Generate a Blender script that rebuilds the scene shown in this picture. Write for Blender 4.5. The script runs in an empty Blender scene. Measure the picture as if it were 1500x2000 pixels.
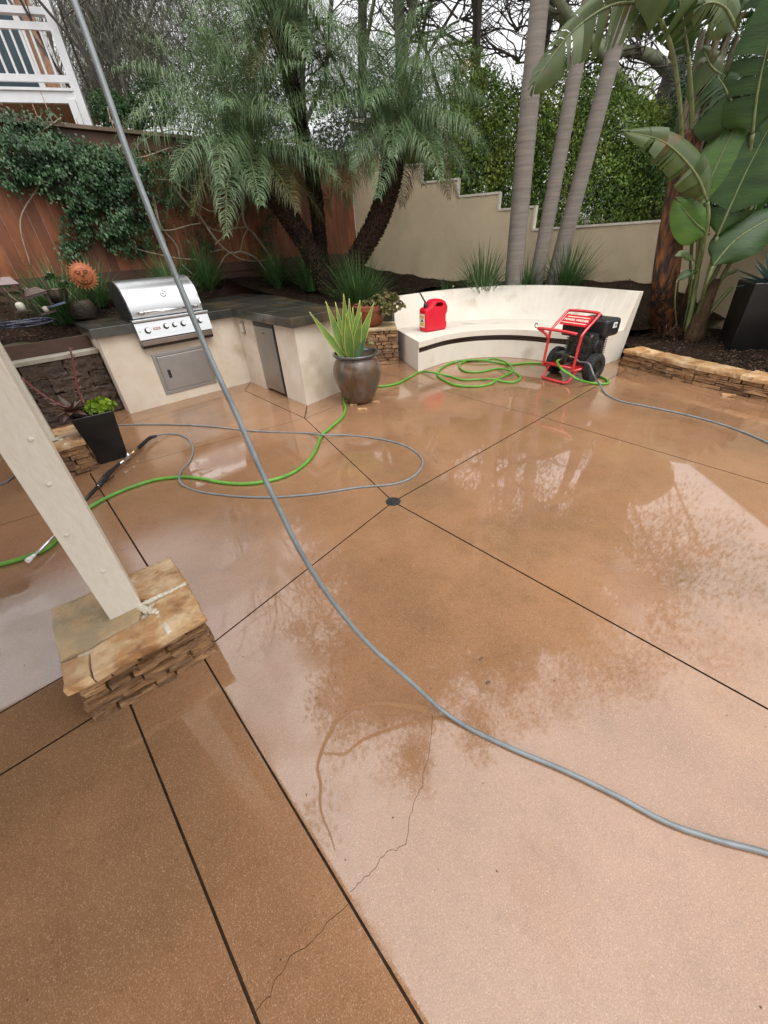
import bpy, bmesh, math, random
import numpy as np
from mathutils import Vector, Matrix, noise
random.seed(7); RNG = np.random.default_rng(7)
R = math.radians
SC = bpy.context.scene
COL = SC.collection

# ------------------------------------------------------------------ camera
F, PITCH, ROLL, EYE = 751.0, R(35), R(-3.7), 1.6
_c, _s = math.cos(ROLL), math.sin(ROLL)
AX = np.array([[_c, -_s, 0], [_s, _c, 0], [0, 0, 1]]) @ np.array(
    [[1, 0, 0], [0, -math.sin(PITCH), -math.cos(PITCH)], [0, math.cos(PITCH), -math.sin(PITCH)]])
cd = bpy.data.cameras.new('camera'); cam = bpy.data.objects.new('camera', cd); COL.objects.link(cam)
cd.sensor_width = 36; cd.lens = F / 2000 * 36; cd.clip_start = 0.02; cd.clip_end = 500
m = Matrix.Identity(4)
for i in range(3):
    m[i][0] = AX[0][i]; m[i][1] = -AX[1][i]; m[i][2] = -AX[2][i]
m[2][3] = EYE
cam.matrix_world = m
SC.camera = cam
# ------------------------------------------------------------------ world, sun, exposure
SUN_EL, SUN_ROT = R(58), R(150)
w = bpy.data.worlds.new('World'); SC.world = w; w.use_nodes = True
nt = w.node_tree; nt.nodes.clear()
sky = nt.nodes.new('ShaderNodeTexSky'); sky.sky_type = 'NISHITA'; sky.sun_disc = False
sky.sun_elevation = SUN_EL; sky.sun_rotation = SUN_ROT; sky.air_density = 1.0; sky.dust_density = 2.0
hs = nt.nodes.new('ShaderNodeHueSaturation'); hs.inputs['Saturation'].default_value = 0.10
tc = nt.nodes.new('ShaderNodeTexCoord'); sp = nt.nodes.new('ShaderNodeSeparateXYZ')
mr = nt.nodes.new('ShaderNodeMapRange'); mr.inputs[1].default_value = 0; mr.inputs[2].default_value = 1
mr.inputs[3].default_value = 0.76; mr.inputs[4].default_value = 3.4       # an overcast sky is brighter overhead
ns = nt.nodes.new('ShaderNodeTexNoise'); ns.inputs['Scale'].default_value = 2.2; ns.inputs['Detail'].default_value = 4
mn = nt.nodes.new('ShaderNodeMapRange'); mn.inputs[3].default_value = 0.75; mn.inputs[4].default_value = 1.25
mu = nt.nodes.new('ShaderNodeMath'); mu.operation = 'MULTIPLY'
mx = nt.nodes.new('ShaderNodeMix'); mx.data_type = 'RGBA'; mx.blend_type = 'MULTIPLY'; mx.inputs[0].default_value = 1
mc = nt.nodes.new('ShaderNodeMix'); mc.data_type = 'RGBA'; mc.inputs[0].default_value = 0.75
mc.inputs[7].default_value = (7.3, 7.3, 7.4, 1)                             # the even grey cloud deck
bg = nt.nodes.new('ShaderNodeBackground'); bg.inputs['Strength'].default_value = 0.11
wo = nt.nodes.new('ShaderNodeOutputWorld')
L = nt.links.new
L(tc.outputs['Generated'], sp.inputs[0]); L(sp.outputs['Z'], mr.inputs[0])
L(tc.outputs['Generated'], ns.inputs['Vector']); L(ns.outputs['Fac'], mn.inputs[0])
L(mr.outputs[0], mu.inputs[0]); L(mn.outputs[0], mu.inputs[1])
L(sky.outputs[0], hs.inputs['Color']); L(hs.outputs[0], mc.inputs[6])
L(mc.outputs[2], mx.inputs[6]); L(mu.outputs[0], mx.inputs[7])
L(mx.outputs[2], bg.inputs['Color']); L(bg.outputs[0], wo.inputs[0])
sd = bpy.data.lights.new('sun', 'SUN'); so = bpy.data.objects.new('sun', sd); COL.objects.link(so)
sd.energy = 0.9; sd.angle = R(25); sd.color = (1, .96, .9)
so.rotation_euler = (R(90) - SUN_EL, 0, R(180) - SUN_ROT); so.location = (0, -2, 9)
SC.view_settings.view_transform = 'Standard'; SC.view_settings.look = 'None'
SC.view_settings.gamma = 1; SC.view_settings.exposure = 0.30; SC.view_settings.use_curve_mapping = False
SC.cycles.max_bounces = 6; SC.cycles.diffuse_bounces = 3; SC.cycles.glossy_bounces = 3

# ------------------------------------------------------------------ photo -> place measurements
O3 = np.array([0, 0, EYE])
def ray(x, y): return AX.T @ np.array([(x - 750) / F, (y - 1000) / F, 1.0])
def G(x, y, z=0.0):
    d = ray(x, y); return O3 + d * (z - EYE) / d[2]
def AY(x, y, Y):
    d = ray(x, y); return O3 + d * Y / d[1]
def AD(x, y, dep): return O3 + ray(x, y) * dep
A0 = G(255, 808)[:2]; B0 = G(490, 746)[:2]
U = (B0 - A0) / np.linalg.norm(B0 - A0); N = np.array([-U[1], U[0]])
def UN(u, n, z=0.0):                                   # frame of the outdoor kitchen: along it, behind it
    p = A0 + U * u + N * n; return np.array([p[0], p[1], z])
def FP(x, y, off):                                     # a point on the plane parallel to the kitchen, 'off' behind it
    d = ray(x, y); t = ((A0 + off * N) @ N) / (d[:2] @ N); return O3 + d * t
def V(a): return Vector((float(a[0]), float(a[1]), float(a[2])))

# ------------------------------------------------------------------ mesh helpers
class MB:
    def __init__(s): s.v = []; s.f = []; s.mi = []; s.m = 0
    def add(s, vs, fs):
        o = len(s.v); s.v += [tuple(map(float, q)) for q in vs]
        s.f += [tuple(i + o for i in f) for f in fs]; s.mi += [s.m] * len(fs); return s
    def box(s, c, ax, ay, az, hx, hy, hz):
        c = np.array(c, float); ax = np.array(ax, float); ay = np.array(ay, float); az = np.array(az, float)
        vs = [c + ax * hx * i + ay * hy * j + az * hz * k for k in (-1, 1) for j in (-1, 1) for i in (-1, 1)]
        return s.add(vs, [(0, 2, 3, 1), (4, 5, 7, 6), (0, 1, 5, 4), (2, 6, 7, 3), (0, 4, 6, 2), (1, 3, 7, 5)])
    def abox(s, x0, x1, y0, y1, z0, z1):
        return s.box(((x0 + x1) / 2, (y0 + y1) / 2, (z0 + z1) / 2), (1, 0, 0), (0, 1, 0), (0, 0, 1), (x1 - x0) / 2, (y1 - y0) / 2, (z1 - z0) / 2)
    def prism(s, poly, z0, z1):
        n = len(poly); vs = [(p[0], p[1], z0) for p in poly] + [(p[0], p[1], z1) for p in poly]
        fs = [tuple(range(n))[::-1], tuple(range(n, 2 * n))] + [(i, (i + 1) % n, n + (i + 1) % n, n + i) for i in range(n)]
        return s.add(vs, fs)
    def extr(s, poly3, vec):
        n = len(poly3); vec = np.array(vec, float)
        vs = [np.array(p, float) for p in poly3] + [np.array(p, float) + vec for p in poly3]
        fs = [tuple(range(n))[::-1], tuple(range(n, 2 * n))] + [(i, (i + 1) % n, n + (i + 1) % n, n + i) for i in range(n)]
        return s.add(vs, fs)
    def tube(s, pts, rad, sides=10, cap=True):
        P = [V(p) for p in pts]; n = len(P)
        if not hasattr(rad, '__len__'): rad = [rad] * n
        T = [(P[min(i + 1, n - 1)] - P[max(i - 1, 0)]).normalized() for i in range(n)]
        up = Vector((0, 0, 1)) if abs(T[0].z) < .9 else Vector((1, 0, 0))
        a = T[0].cross(up).normalized(); vs = []
        for i in range(n):
            a = (a - T[i] * a.dot(T[i])).normalized(); b = T[i].cross(a)
            for k in range(sides):
                t = 2 * math.pi * k / sides; vs.append(P[i] + (a * math.cos(t) + b * math.sin(t)) * rad[i])
        fs = [(i * sides + k, i * sides + (k + 1) % sides, (i + 1) * sides + (k + 1) % sides, (i + 1) * sides + k) for i in range(n - 1) for k in range(sides)]
        if cap: fs += [tuple(range(sides))[::-1], tuple(range((n - 1) * sides, n * sides))]
        return s.add(vs, fs)
    def lathe(s, c, prof, sides=32, axis=(0, 0, 1), cap=True):
        ax = Vector(axis).normalized(); up = Vector((0, 0, 1)) if abs(ax.z) < .9 else Vector((1, 0, 0))
        a = ax.cross(up).normalized(); b = ax.cross(a); c = V(c); vs = []
        for r, h in prof:
            for k in range(sides):
                t = 2 * math.pi * k / sides; vs.append(c + ax * h + (a * math.cos(t) + b * math.sin(t)) * r)
        n = len(prof)
        fs = [(i * sides + k, i * sides + (k + 1) % sides, (i + 1) * sides + (k + 1) % sides, (i + 1) * sides + k) for i in range(n - 1) for k in range(sides)]
        if cap: fs += [tuple(range(sides))[::-1], tuple(range((n - 1) * sides, n * sides))]
        return s.add(vs, fs)
    def rbox(s, c, ax, ay, az, hx, hy, hz, seg=0.04, amp=0.01, fr=9.0, rnd=0.14):
        # a stone: box with rounded, noise-broken faces
        c = np.array(c, float); A = [np.array(q, float) for q in (ax, ay, az)]; H = (hx, hy, hz)
        k = [max(1, min(14, int(round(2 * h / seg)))) for h in H]; idx = {}; vs = []; fs = []
        off = Vector((random.random() * 50, random.random() * 50, random.random() * 50))
        def vid(i, j, l):
            key = (i, j, l)
            if key in idx: return idx[key]
            t = [2 * i / k[0] - 1, 2 * j / k[1] - 1, 2 * l / k[2] - 1]
            e = sum(abs(q) > .999 for q in t); sh = (0, 0, rnd * .35, rnd)[e]
            p = c.copy()
            for q in range(3):
                lim = min(H) * sh if abs(t[q]) > .999 else 0
                p = p + A[q] * (t[q] * H[q] - math.copysign(lim, t[q]))
            nv = noise.noise_vector(Vector(p) * fr + off) * amp + noise.noise_vector(Vector(p) * fr * 3 + off) * amp * .45
            vs.append((p[0] + nv[0], p[1] + nv[1], p[2] + nv[2])); idx[key] = len(vs) - 1; return idx[key]
        def quad(f, a, b):
            for i in range(a):
                for j in range(b): fs.append((f(i, j), f(i + 1, j), f(i + 1, j + 1), f(i, j + 1)))
        quad(lambda i, j: vid(i, j, k[2]), k[0], k[1]); quad(lambda i, j: vid(j, i, 0), k[1], k[0])
        quad(lambda i, j: vid(i, 0, j), k[0], k[2]); quad(lambda i, j: vid(j, k[1], i), k[2], k[0])
        quad(lambda i, j: vid(0, j, i), k[2], k[1]); quad(lambda i, j: vid(k[0], i, j), k[1], k[2])
        return s.add(vs, fs)

def link(name, me, parent=None):
    o = bpy.data.objects.new(name, me); COL.objects.link(o)
    if parent is not None: o.parent = parent
    return o
def rootloc(p):
    while p.parent is not None: p = p.parent
    return p.location.copy()
def tag(o, label=None, cat=None, group=None, kind=None):
    if label: o['label'] = label
    if cat: o['category'] = cat
    if group: o['group'] = group
    if kind: o['kind'] = kind
    return o
def thing(name, label, cat, loc, group=None):
    o = bpy.data.objects.new(name, None); COL.objects.link(o); o.location = V(loc); o.empty_display_size = .1
    return tag(o, label, cat, group)
def finish(me, mats, smooth, mi=None):
    for q in (mats if isinstance(mats, (list, tuple)) else [mats]): me.materials.append(q)
    if mi is not None: me.polygons.foreach_set('material_index', mi)
    if smooth: me.polygons.foreach_set('use_smooth', [True] * len(me.polygons))
    me.update()
def build(mb, name, mat, parent=None, smooth=False, bevel=0, origin=None, seg=2, autosm=None):
    me = bpy.data.meshes.new(name)
    off = rootloc(parent) if parent is not None else (V(origin) if origin is not None else Vector((0, 0, 0)))
    me.from_pydata([(x - off.x, y - off.y, z - off.z) for x, y, z in mb.v], [], mb.f)
    finish(me, mat, smooth, mb.mi)
    bm = bmesh.new(); bm.from_mesh(me); bmesh.ops.recalc_face_normals(bm, faces=bm.faces); bm.to_mesh(me); bm.free()
    o = link(name, me, parent)
    if parent is None: o.location = off
    if bevel:
        b = o.modifiers.new('b', 'BEVEL'); b.width = bevel; b.segments = seg; b.limit_method = 'ANGLE'; b.angle_limit = R(35)
        b.harden_normals = False
    if autosm:
        me.polygons.foreach_set('use_smooth', [True] * len(me.polygons))
        me.set_sharp_from_angle(angle=R(autosm))
    return o
def npbuild(Vt, Fc, name, mats, parent=None, smooth=False, mi=None, origin=None):
    off = rootloc(parent) if parent is not None else (V(origin) if origin is not None else Vector((0, 0, 0)))
    Vt = np.asarray(Vt, dtype=np.float32) - np.array(off, dtype=np.float32); Fc = np.asarray(Fc, dtype=np.int32)
    me = bpy.data.meshes.new(name); k = Fc.shape[1]
    me.vertices.add(len(Vt)); me.vertices.foreach_set('co', Vt.ravel())
    me.loops.add(Fc.size); me.loops.foreach_set('vertex_index', Fc.ravel())
    me.polygons.add(len(Fc)); me.polygons.foreach_set('loop_start', np.arange(0, Fc.size, k, dtype=np.int32))
    me.polygons.foreach_set('loop_total', np.full(len(Fc), k, dtype=np.int32))
    finish(me, mats, smooth, mi); me.validate(); o = link(name, me, parent)
    if parent is None: o.location = off
    return o
def cr(pts, n=8):                                       # Catmull-Rom through 3-D points
    P = [np.array(p, float) for p in pts]; P = [2 * P[0] - P[1]] + P + [2 * P[-1] - P[-2]]; out = []
    for i in range(1, len(P) - 2):
        for k in range(n):
            t = k / n; a, b, c, d = P[i - 1], P[i], P[i + 1], P[i + 2]
            out.append(.5 * ((2 * b) + (c - a) * t + (2 * a - 5 * b + 4 * c - d) * t * t + (3 * b - a - 3 * c + d) * t ** 3))
    out.append(P[-2]); return out

# ------------------------------------------------------------------ materials
def mat(name, c1, c2=None, rough=.6, scale=6.0, detail=5.0, bump=0.0, bscale=40.0, metal=0.0, spec=.5, coat=0.0, coatr=.05,
        ramp=(.35, .65), stretch=None, c3=None, c3scale=2.0, c3ramp=(.5, .7), rvar=0.0, bdist=.01, isl=0.0, transl=0.0):
    M = bpy.data.materials.new(name); M.use_nodes = True; t = M.node_tree; n = t.nodes; b = n['Principled BSDF']; l = t.links.new
    b.inputs['Roughness'].default_value = rough; b.inputs['Metallic'].default_value = metal
    b.inputs['Specular IOR Level'].default_value = spec; b.inputs['Coat Weight'].default_value = coat; b.inputs['Coat Roughness'].default_value = coatr
    b.inputs['Base Color'].default_value = (*c1, 1)
    co = n.new('ShaderNodeTexCoord'); src = co.outputs['Object']
    if stretch:
        mp = n.new('ShaderNodeMapping'); mp.inputs['Scale'].default_value = stretch; l(src, mp.inputs[0]); src = mp.outputs[0]
    if c2:
        nz = n.new('ShaderNodeTexNoise'); nz.inputs['Scale'].default_value = scale; nz.inputs['Detail'].default_value = detail; nz.inputs['Roughness'].default_value = .6
        l(src, nz.inputs['Vector']); r = n.new('ShaderNodeMapRange'); r.inputs[1].default_value = ramp[0]; r.inputs[2].default_value = ramp[1]
        l(nz.outputs['Fac'], r.inputs[0]); mx = n.new('ShaderNodeMix'); mx.data_type = 'RGBA'; l(r.outputs[0], mx.inputs[0])
        mx.inputs[6].default_value = (*c1, 1); mx.inputs[7].default_value = (*c2, 1); out = mx.outputs[2]
        if c3:
            nz3 = n.new('ShaderNodeTexNoise'); nz3.inputs['Scale'].default_value = c3scale; nz3.inputs['Detail'].default_value = 6; l(src, nz3.inputs['Vector'])
            r3 = n.new('ShaderNodeMapRange'); r3.inputs[1].default_value = c3ramp[0]; r3.inputs[2].default_value = c3ramp[1]; l(nz3.outputs['Fac'], r3.inputs[0])
            m3 = n.new('ShaderNodeMix'); m3.data_type = 'RGBA'; l(r3.outputs[0], m3.inputs[0]); l(out, m3.inputs[6]); m3.inputs[7].default_value = (*c3, 1); out = m3.outputs[2]
        if isl:
            ge = n.new('ShaderNodeNewGeometry'); ri = n.new('ShaderNodeMapRange'); ri.inputs[3].default_value = 1 - isl; ri.inputs[4].default_value = 1 + isl
            l(ge.outputs['Random Per Island'], ri.inputs[0]); vm = n.new('ShaderNodeVectorMath'); vm.operation = 'SCALE'; l(out, vm.inputs[0]); l(ri.outputs[0], vm.inputs['Scale']); out = vm.outputs[0]
        l(out, b.inputs['Base Color'])
        if rvar:
            rr = n.new('ShaderNodeMapRange'); rr.inputs[3].default_value = rough - rvar; rr.inputs[4].default_value = rough + rvar
            l(nz.outputs['Fac'], rr.inputs[0]); l(rr.outputs[0], b.inputs['Roughness'])
    if bump:
        nb = n.new('ShaderNodeTexNoise'); nb.inputs['Scale'].default_value = bscale; nb.inputs['Detail'].default_value = 6; l(src, nb.inputs['Vector'])
        bu = n.new('ShaderNodeBump'); bu.inputs['Strength'].default_value = bump; bu.inputs['Distance'].default_value = bdist
        l(nb.outputs['Fac'], bu.inputs['Height']); l(bu.outputs[0], b.inputs['Normal'])
    if transl:
        tr = n.new('ShaderNodeBsdfTranslucent'); ms = n.new('ShaderNodeMixShader'); ms.inputs[0].default_value = transl
        if c2: l(out, tr.inputs['Color'])
        else: tr.inputs['Color'].default_value = (*c1, 1)
        l(b.outputs[0], ms.inputs[1]); l(tr.outputs[0], ms.inputs[2]); l(ms.outputs[0], n['Material Output'].inputs[0])
    return M

def patio_material():
    M = bpy.data.materials.new('wet_concrete'); M.use_nodes = True; t = M.node_tree; n = t.nodes; l = t.links.new; b = n['Principled BSDF']
    co = n.new('ShaderNodeTexCoord').outputs['Object']
    def nz(scale, det=4, rough=.55, vec=co, dist=0):
        q = n.new('ShaderNodeTexNoise'); q.inputs['Scale'].default_value = scale; q.inputs['Detail'].default_value = det
        q.inputs['Roughness'].default_value = rough; q.inputs['Distortion'].default_value = dist; l(vec, q.inputs['Vector']); return q.outputs['Fac']
    def rng(v, a, b_, c=0, d=1):
        q = n.new('ShaderNodeMapRange'); q.inputs[1].default_value = a; q.inputs[2].default_value = b_; q.inputs[3].default_value = c; q.inputs[4].default_value = d
        l(v, q.inputs[0]); return q.outputs[0]
    def mix(f, a, b_, bt='MIX'):
        q = n.new('ShaderNodeMix'); q.data_type = 'RGBA'; q.blend_type = bt
        if isinstance(f, float): q.inputs[0].default_value = f
        else: l(f, q.inputs[0])
        for i, v in ((6, a), (7, b_)):
            if isinstance(v, tuple): q.inputs[i].default_value = (*v, 1)
            else: l(v, q.inputs[i])
        return q.outputs[2]
    base = mix(rng(nz(1.1, 5), .35, .65), (.372, .203, .108), (.285, .150, .077))
    base = mix(rng(nz(.55, 6, .6), .50, .72), base, (.225, .136, .072))              # silt stains
    base = mix(rng(nz(7, 5, .7), .50, .75), base, mix(1.0, base, (.86, .85, .84), 'MULTIPLY'))
    base = mix(rng(nz(260, 3, .8), .38, .62), base, mix(1.0, base, (.66, .62, .58), 'MULTIPLY'))
    base = mix(rng(nz(46, 5, .75), .52, .70), base, mix(1.0, base, (.84, .82, .80), 'MULTIPLY'))
    vo = n.new('ShaderNodeTexVoronoi'); vo.inputs['Scale'].default_value = 430; l(co, vo.inputs['Vector'])
    sepc = n.new('ShaderNodeSeparateColor'); l(vo.outputs['Color'], sepc.inputs[0])
    base = mix(rng(sepc.outputs[0], .88, .95, 0, .42), base, (.52, .36, .24))        # pale sand grains
    base = mix(rng(sepc.outputs[1], .93, .98, 0, .5), base, (.12, .065, .038))       # dark grains
    l(base, b.inputs['Base Color'])
    b.inputs['IOR'].default_value = 1.45; b.inputs['Specular IOR Level'].default_value = .05
    # where water stands: most of the middle and right of the slab, thinning to a damp film by the kitchen and under the roof
    sx = n.new('ShaderNodeSeparateXYZ'); l(co, sx.inputs[0])
    def ma(op, a, c):
        q = n.new('ShaderNodeMath'); q.operation = op
        for i_, v in ((0, a), (1, c)):
            if isinstance(v, (int, float)): q.inputs[i_].default_value = v
            else: l(v, q.inputs[i_])
        return q.outputs[0]
    bias = ma('ADD', rng(sx.outputs['X'], -2.6, .2, -.16, .10), rng(sx.outputs['Y'], 3.2, 5.2, .04, -.14))
    pud = rng(ma('ADD', nz(.9, 5, .55, dist=.5), bias), .47, .53)
    l(rng(pud, 0, 1, .24, .10), b.inputs['Roughness'])
    b.inputs['Coat IOR'].default_value = 1.78
    l(rng(pud, 0, 1, .75, 1.0), b.inputs['Coat Weight'])
    l(rng(pud, 0, 1, .06, .003), b.inputs['Coat Roughness'])
    bu = n.new('ShaderNodeBump'); bu.inputs['Distance'].default_value = .001; l(rng(pud, 0, 1, .45, .15), bu.inputs['Strength'])
    l(nz(220, 3, .7), bu.inputs['Height']); l(bu.outputs[0], b.inputs['Normal'])
    b2 = n.new('ShaderNodeBump'); b2.inputs['Distance'].default_value = .002; l(rng(pud, 0, 1, .12, .035), b2.inputs['Strength'])
    l(nz(11, 5, .6), b2.inputs['Height'])
    b3 = n.new('ShaderNodeBump'); b3.inputs['Distance'].default_value = .0006; l(rng(pud, 0, 1, .30, .02), b3.inputs['Strength']); l(nz(260, 2, .6), b3.inputs['Height'])
    l(b2.outputs[0], b3.inputs['Normal']); l(b3.outputs[0], b.inputs['Coat Normal'])
    return M

M_PATIO = patio_material()
M_GROOVE = mat('joint_dark', (.035, .020, .012), (.08, .046, .028), rough=.8, spec=.1, scale=20)
M_STUCCO_W = mat('cream_stucco', (.66, .60, .50), (.72, .66, .57), rough=.8, scale=3, bump=.35, bscale=90, bdist=.004, c3=(.52, .45, .35), c3scale=2.5, c3ramp=(.58, .75))
M_STUCCO_K = mat('kitchen_stucco', (.62, .52, .40), (.70, .62, .52), rough=.78, scale=3, bump=.35, bscale=90, bdist=.004, c3=(.48, .385, .275), c3scale=3.5, c3ramp=(.55, .78))
M_STUCCO_B = mat('beige_stucco', (.66, .53, .355), (.56, .45, .295), rough=.85, scale=1.6, bump=.9, bscale=55, bdist=.008, c3=(.45, .36, .235), c3scale=.9, c3ramp=(.5, .75))
M_CAP = mat('wall_cap_paint', (.74, .69, .58), (.60, .55, .45), rough=.7, scale=8)
M_SLATE = mat('slate_tile', (.022, .023, .020), (.065, .058, .045), rough=.28, scale=4, bump=.5, bscale=14, bdist=.006, c3=(.13, .085, .045), c3scale=1.8, c3ramp=(.5, .68), coat=.6, coatr=.08)
M_GROUT = mat('grout', (.035, .03, .025), rough=.8)
M_STEEL = mat('brushed_steel', (.62, .62, .62), (.52, .52, .52), rough=.30, scale=3, metal=1, stretch=(2, 2, 60), rvar=.05)
M_STEELD = mat('dull_steel', (.42, .41, .40), (.36, .35, .34), rough=.38, scale=3, metal=1, bump=.1, bscale=60, bdist=.002)
M_CHROME = mat('chrome', (.75, .75, .75), rough=.14, metal=1)
M_BLACK = mat('black_plastic', (.012, .012, .013), (.02, .02, .02), rough=.4, scale=20)
M_BLACKG = mat('black_glazed', (.006, .006, .006), (.012, .011, .010), rough=.3, scale=4, spec=.3, coat=.25, coatr=.15)
M_RUB = mat('rubber', (.014, .014, .014), (.03, .03, .028), rough=.75, scale=30, bump=.5, bscale=120)
M_RED = mat('red_enamel', (.62, .018, .025), (.50, .014, .02), rough=.28, scale=5, coat=.7, coatr=.1)
M_REDP = mat('red_plastic', (.66, .008, .03), (.58, .006, .022), rough=.42, scale=4)
M_WHITE = mat('white_paint', (.74, .75, .76), (.66, .67, .68), rough=.55, scale=4)
M_POST = mat('painted_wood', (.70, .645, .55), (.655, .60, .505), rough=.6, scale=34, bump=.8, bscale=34, bdist=.005, stretch=(1.6, 1.6, .6))
M_LABEL = mat('label_paper', (.78, .72, .58), (.70, .62, .45), rough=.5, scale=20)
M_STONE = mat('ledge_stone', (.33, .175, .075), (.15, .075, .035), rough=.42, scale=9, detail=9, bump=1, bscale=38, bdist=.02, c3=(.42, .25, .12), c3scale=8, c3ramp=(.55, .7), stretch=(1, 1, 3), isl=0.42)
M_FLAG = mat('flagstone', (.44, .235, .095), (.60, .42, .24), rough=.42, scale=7, detail=9, ramp=(.42, .58), bump=.9, bscale=22, bdist=.02, c3=(.27, .13, .05), c3scale=9, c3ramp=(.52, .66), isl=0.18)
M_FLAGG = mat('flagstone_grey', (.46, .32, .17), (.33, .25, .15), rough=.42, scale=7, detail=9, ramp=(.42, .58), bump=.9, bscale=20, bdist=.018)
M_MORTAR = mat('mortar', (.72, .66, .54), (.6, .52, .4), rough=.7, scale=20, bump=.5, bscale=60)
M_BLOCK = mat('split_block', (.080, .050, .032), (.045, .028, .018), rough=.6, scale=12, bump=1, bscale=40, bdist=.015, isl=0.2)
M_CONC = mat('pale_concrete', (.36, .33, .27), (.28, .25, .2), rough=.7, scale=9)
M_TIMBER = mat('dark_timber', (.085, .042, .025), (.05, .026, .016), rough=.55, scale=5, stretch=(2, 2, 12))
M_FENCE = mat('cedar_fence', (.25, .078, .026), (.14, .040, .014), rough=.55, scale=2.6, stretch=(3, 3, .5), bump=.3, bscale=20, c3=(.40, .16, .055), c3scale=1.7, c3ramp=(.55, .75), isl=0.3)
M_FWORN = mat('worn_board_edge', (.50, .33, .24), (.30, .14, .09), rough=.7, scale=30)
M_FENCED = mat('fence_rail', (.055, .024, .015), (.09, .04, .022), rough=.6, scale=4)
M_FCAP = mat('fence_cap', (.17, .12, .085), (.11, .075, .05), rough=.7, scale=4)
M_SOIL = mat('bark_mulch', (.014, .009, .006), (.040, .024, .014), rough=.9, spec=.12, scale=40, bump=1, bscale=60, bdist=.03)
M_EARTH = mat('earth', (.05, .045, .025), (.08, .07, .035), rough=.95, scale=1.5, bump=.6, bscale=6)
M_BARKP = mat('date_palm_bark', (.022, .014, .010), (.060, .036, .024), rough=.9, spec=.15, isl=.5, scale=20, bump=1, bscale=40, bdist=.02)
M_BARKK = mat('king_palm_bark', (.25, .215, .185), (.18, .155, .135), rough=.8, scale=3, stretch=(.5, .5, 9), bump=.5, bscale=20, c3=(.15, .13, .115), c3scale=2.0, c3ramp=(.58, .72))
M_BARKE = mat('eucalyptus_bark', (.20, .175, .15), (.12, .105, .09), rough=.85, scale=3, stretch=(1, 1, .4), bump=.5, bscale=12)
M_BARKD = mat('twig_bark', (.105, .088, .07), (.06, .05, .04), rough=.9, scale=5)
M_BARKG = mat('grey_bark', (.17, .155, .145), (.11, .10, .095), rough=.85, scale=4, bump=.8, bscale=14, bdist=.02)
M_MOSSY = mat('green_limb_bark', (.24, .26, .15), (.16, .17, .11), rough=.8, scale=4, bump=.5, bscale=14)
M_VSTEM = mat('vine_stem', (.36, .29, .21), (.22, .17, .12), rough=.8, scale=10)
M_FROND = mat('date_frond', (.060, .120, .042), (.190, .265, .135), rough=.33, scale=7, ramp=(.3, .7), transl=.15, isl=0.35, spec=.28)
M_FRONDO = mat('old_frond', (.15, .14, .045), (.08, .09, .03), rough=.5, scale=7, transl=.15)
M_KFROND = mat('king_frond', (.035, .075, .025), (.07, .12, .04), rough=.45, scale=5, transl=.2, isl=0.3)
M_HEDGE = mat('hedge_leaf', (.22, .32, .065), (.085, .155, .032), rough=.5, scale=1.6, detail=8, ramp=(.38, .62), c3=(.44, .46, .10), c3scale=1.0, c3ramp=(.52, .75), transl=.25, isl=0.5, spec=.28)
M_HEDGED = mat('shrub_leaf', (.055, .12, .035), (.022, .056, .018), rough=.45, scale=3, detail=8, transl=.2, isl=0.5, spec=.28)
M_VINE = mat('vine_leaf', (.020, .055, .020), (.075, .140, .060), rough=.34, scale=5, ramp=(.38, .66), transl=.1, isl=0.5, spec=.28)
M_EUC = mat('eucalyptus_leaf', (.060, .075, .035), (.035, .048, .025), rough=.5, scale=2, transl=.25, isl=0.4, spec=.28)
M_EUCG = mat('feathery_leaf', (.21, .21, .15), (.13, .14, .09), rough=.6, scale=2, transl=.25, isl=0.4)
M_GRASS = mat('strap_grass', (.035, .090, .028), (.10, .18, .055), rough=.4, scale=9, transl=.15, isl=0.4, spec=.28)
M_BOP = mat('paradise_leaf', (.036, .080, .013), (.016, .040, .009), rough=.45, scale=2.2, spec=.35, bump=.3, bscale=30, stretch=(.4, 1, 3.5), transl=.18)
M_BOPL = mat('young_paradise_leaf', (.09, .18, .025), (.055, .12, .02), rough=.34, scale=3, bump=.4, bscale=30, stretch=(.4, 1, 3.5), transl=.25)
M_BOPE = mat('old_paradise_leaf', (.075, .105, .025), (.045, .070, .018), rough=.45, scale=4, c3=(.14, .07, .03), c3scale=5, c3ramp=(.6, .75), transl=.15)
M_PETI = mat('petiole', (.16, .19, .06), (.09, .11, .045), rough=.45, scale=8, stretch=(4, 4, .6), c3=(.05, .025, .015), c3scale=9, c3ramp=(.58, .7))
M_SHEATH = mat('old_sheath', (.22, .19, .12), (.13, .11, .07), rough=.6, scale=9, stretch=(6, 6, .5), c3=(.035, .02, .013), c3scale=7, c3ramp=(.52, .62))
M_BTRUNK = mat('paradise_trunk', (.26, .085, .020), (.075, .028, .012), rough=.6, scale=5, stretch=(3, 3, .6), bump=1, bscale=18, bdist=.03, c3=(.022, .012, .008), c3scale=6, c3ramp=(.42, .56))
M_AGAVE = mat('agave_leaf', (.10, .20, .045), (.20, .32, .06), rough=.35, scale=6, c3=(.42, .44, .12), c3scale=3, c3ramp=(.6, .8))
M_AGEDGE = mat('agave_margin', (.52, .50, .13), (.42, .44, .12), rough=.4, scale=8)
M_SUCC = mat('sedum', (.42, .56, .05), (.24, .38, .03), rough=.4, scale=12, isl=0.3)
M_SUCO = mat('coppery_succulent', (.20, .25, .07), (.28, .18, .09), rough=.4, scale=14, isl=0.4)
M_PINK = mat('pink_succulent', (.30, .085, .075), (.20, .10, .09), rough=.4, scale=12)
M_BROWNL = mat('bronze_leaf', (.09, .045, .028), (.14, .08, .05), rough=.4, scale=10, isl=0.4)
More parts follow.
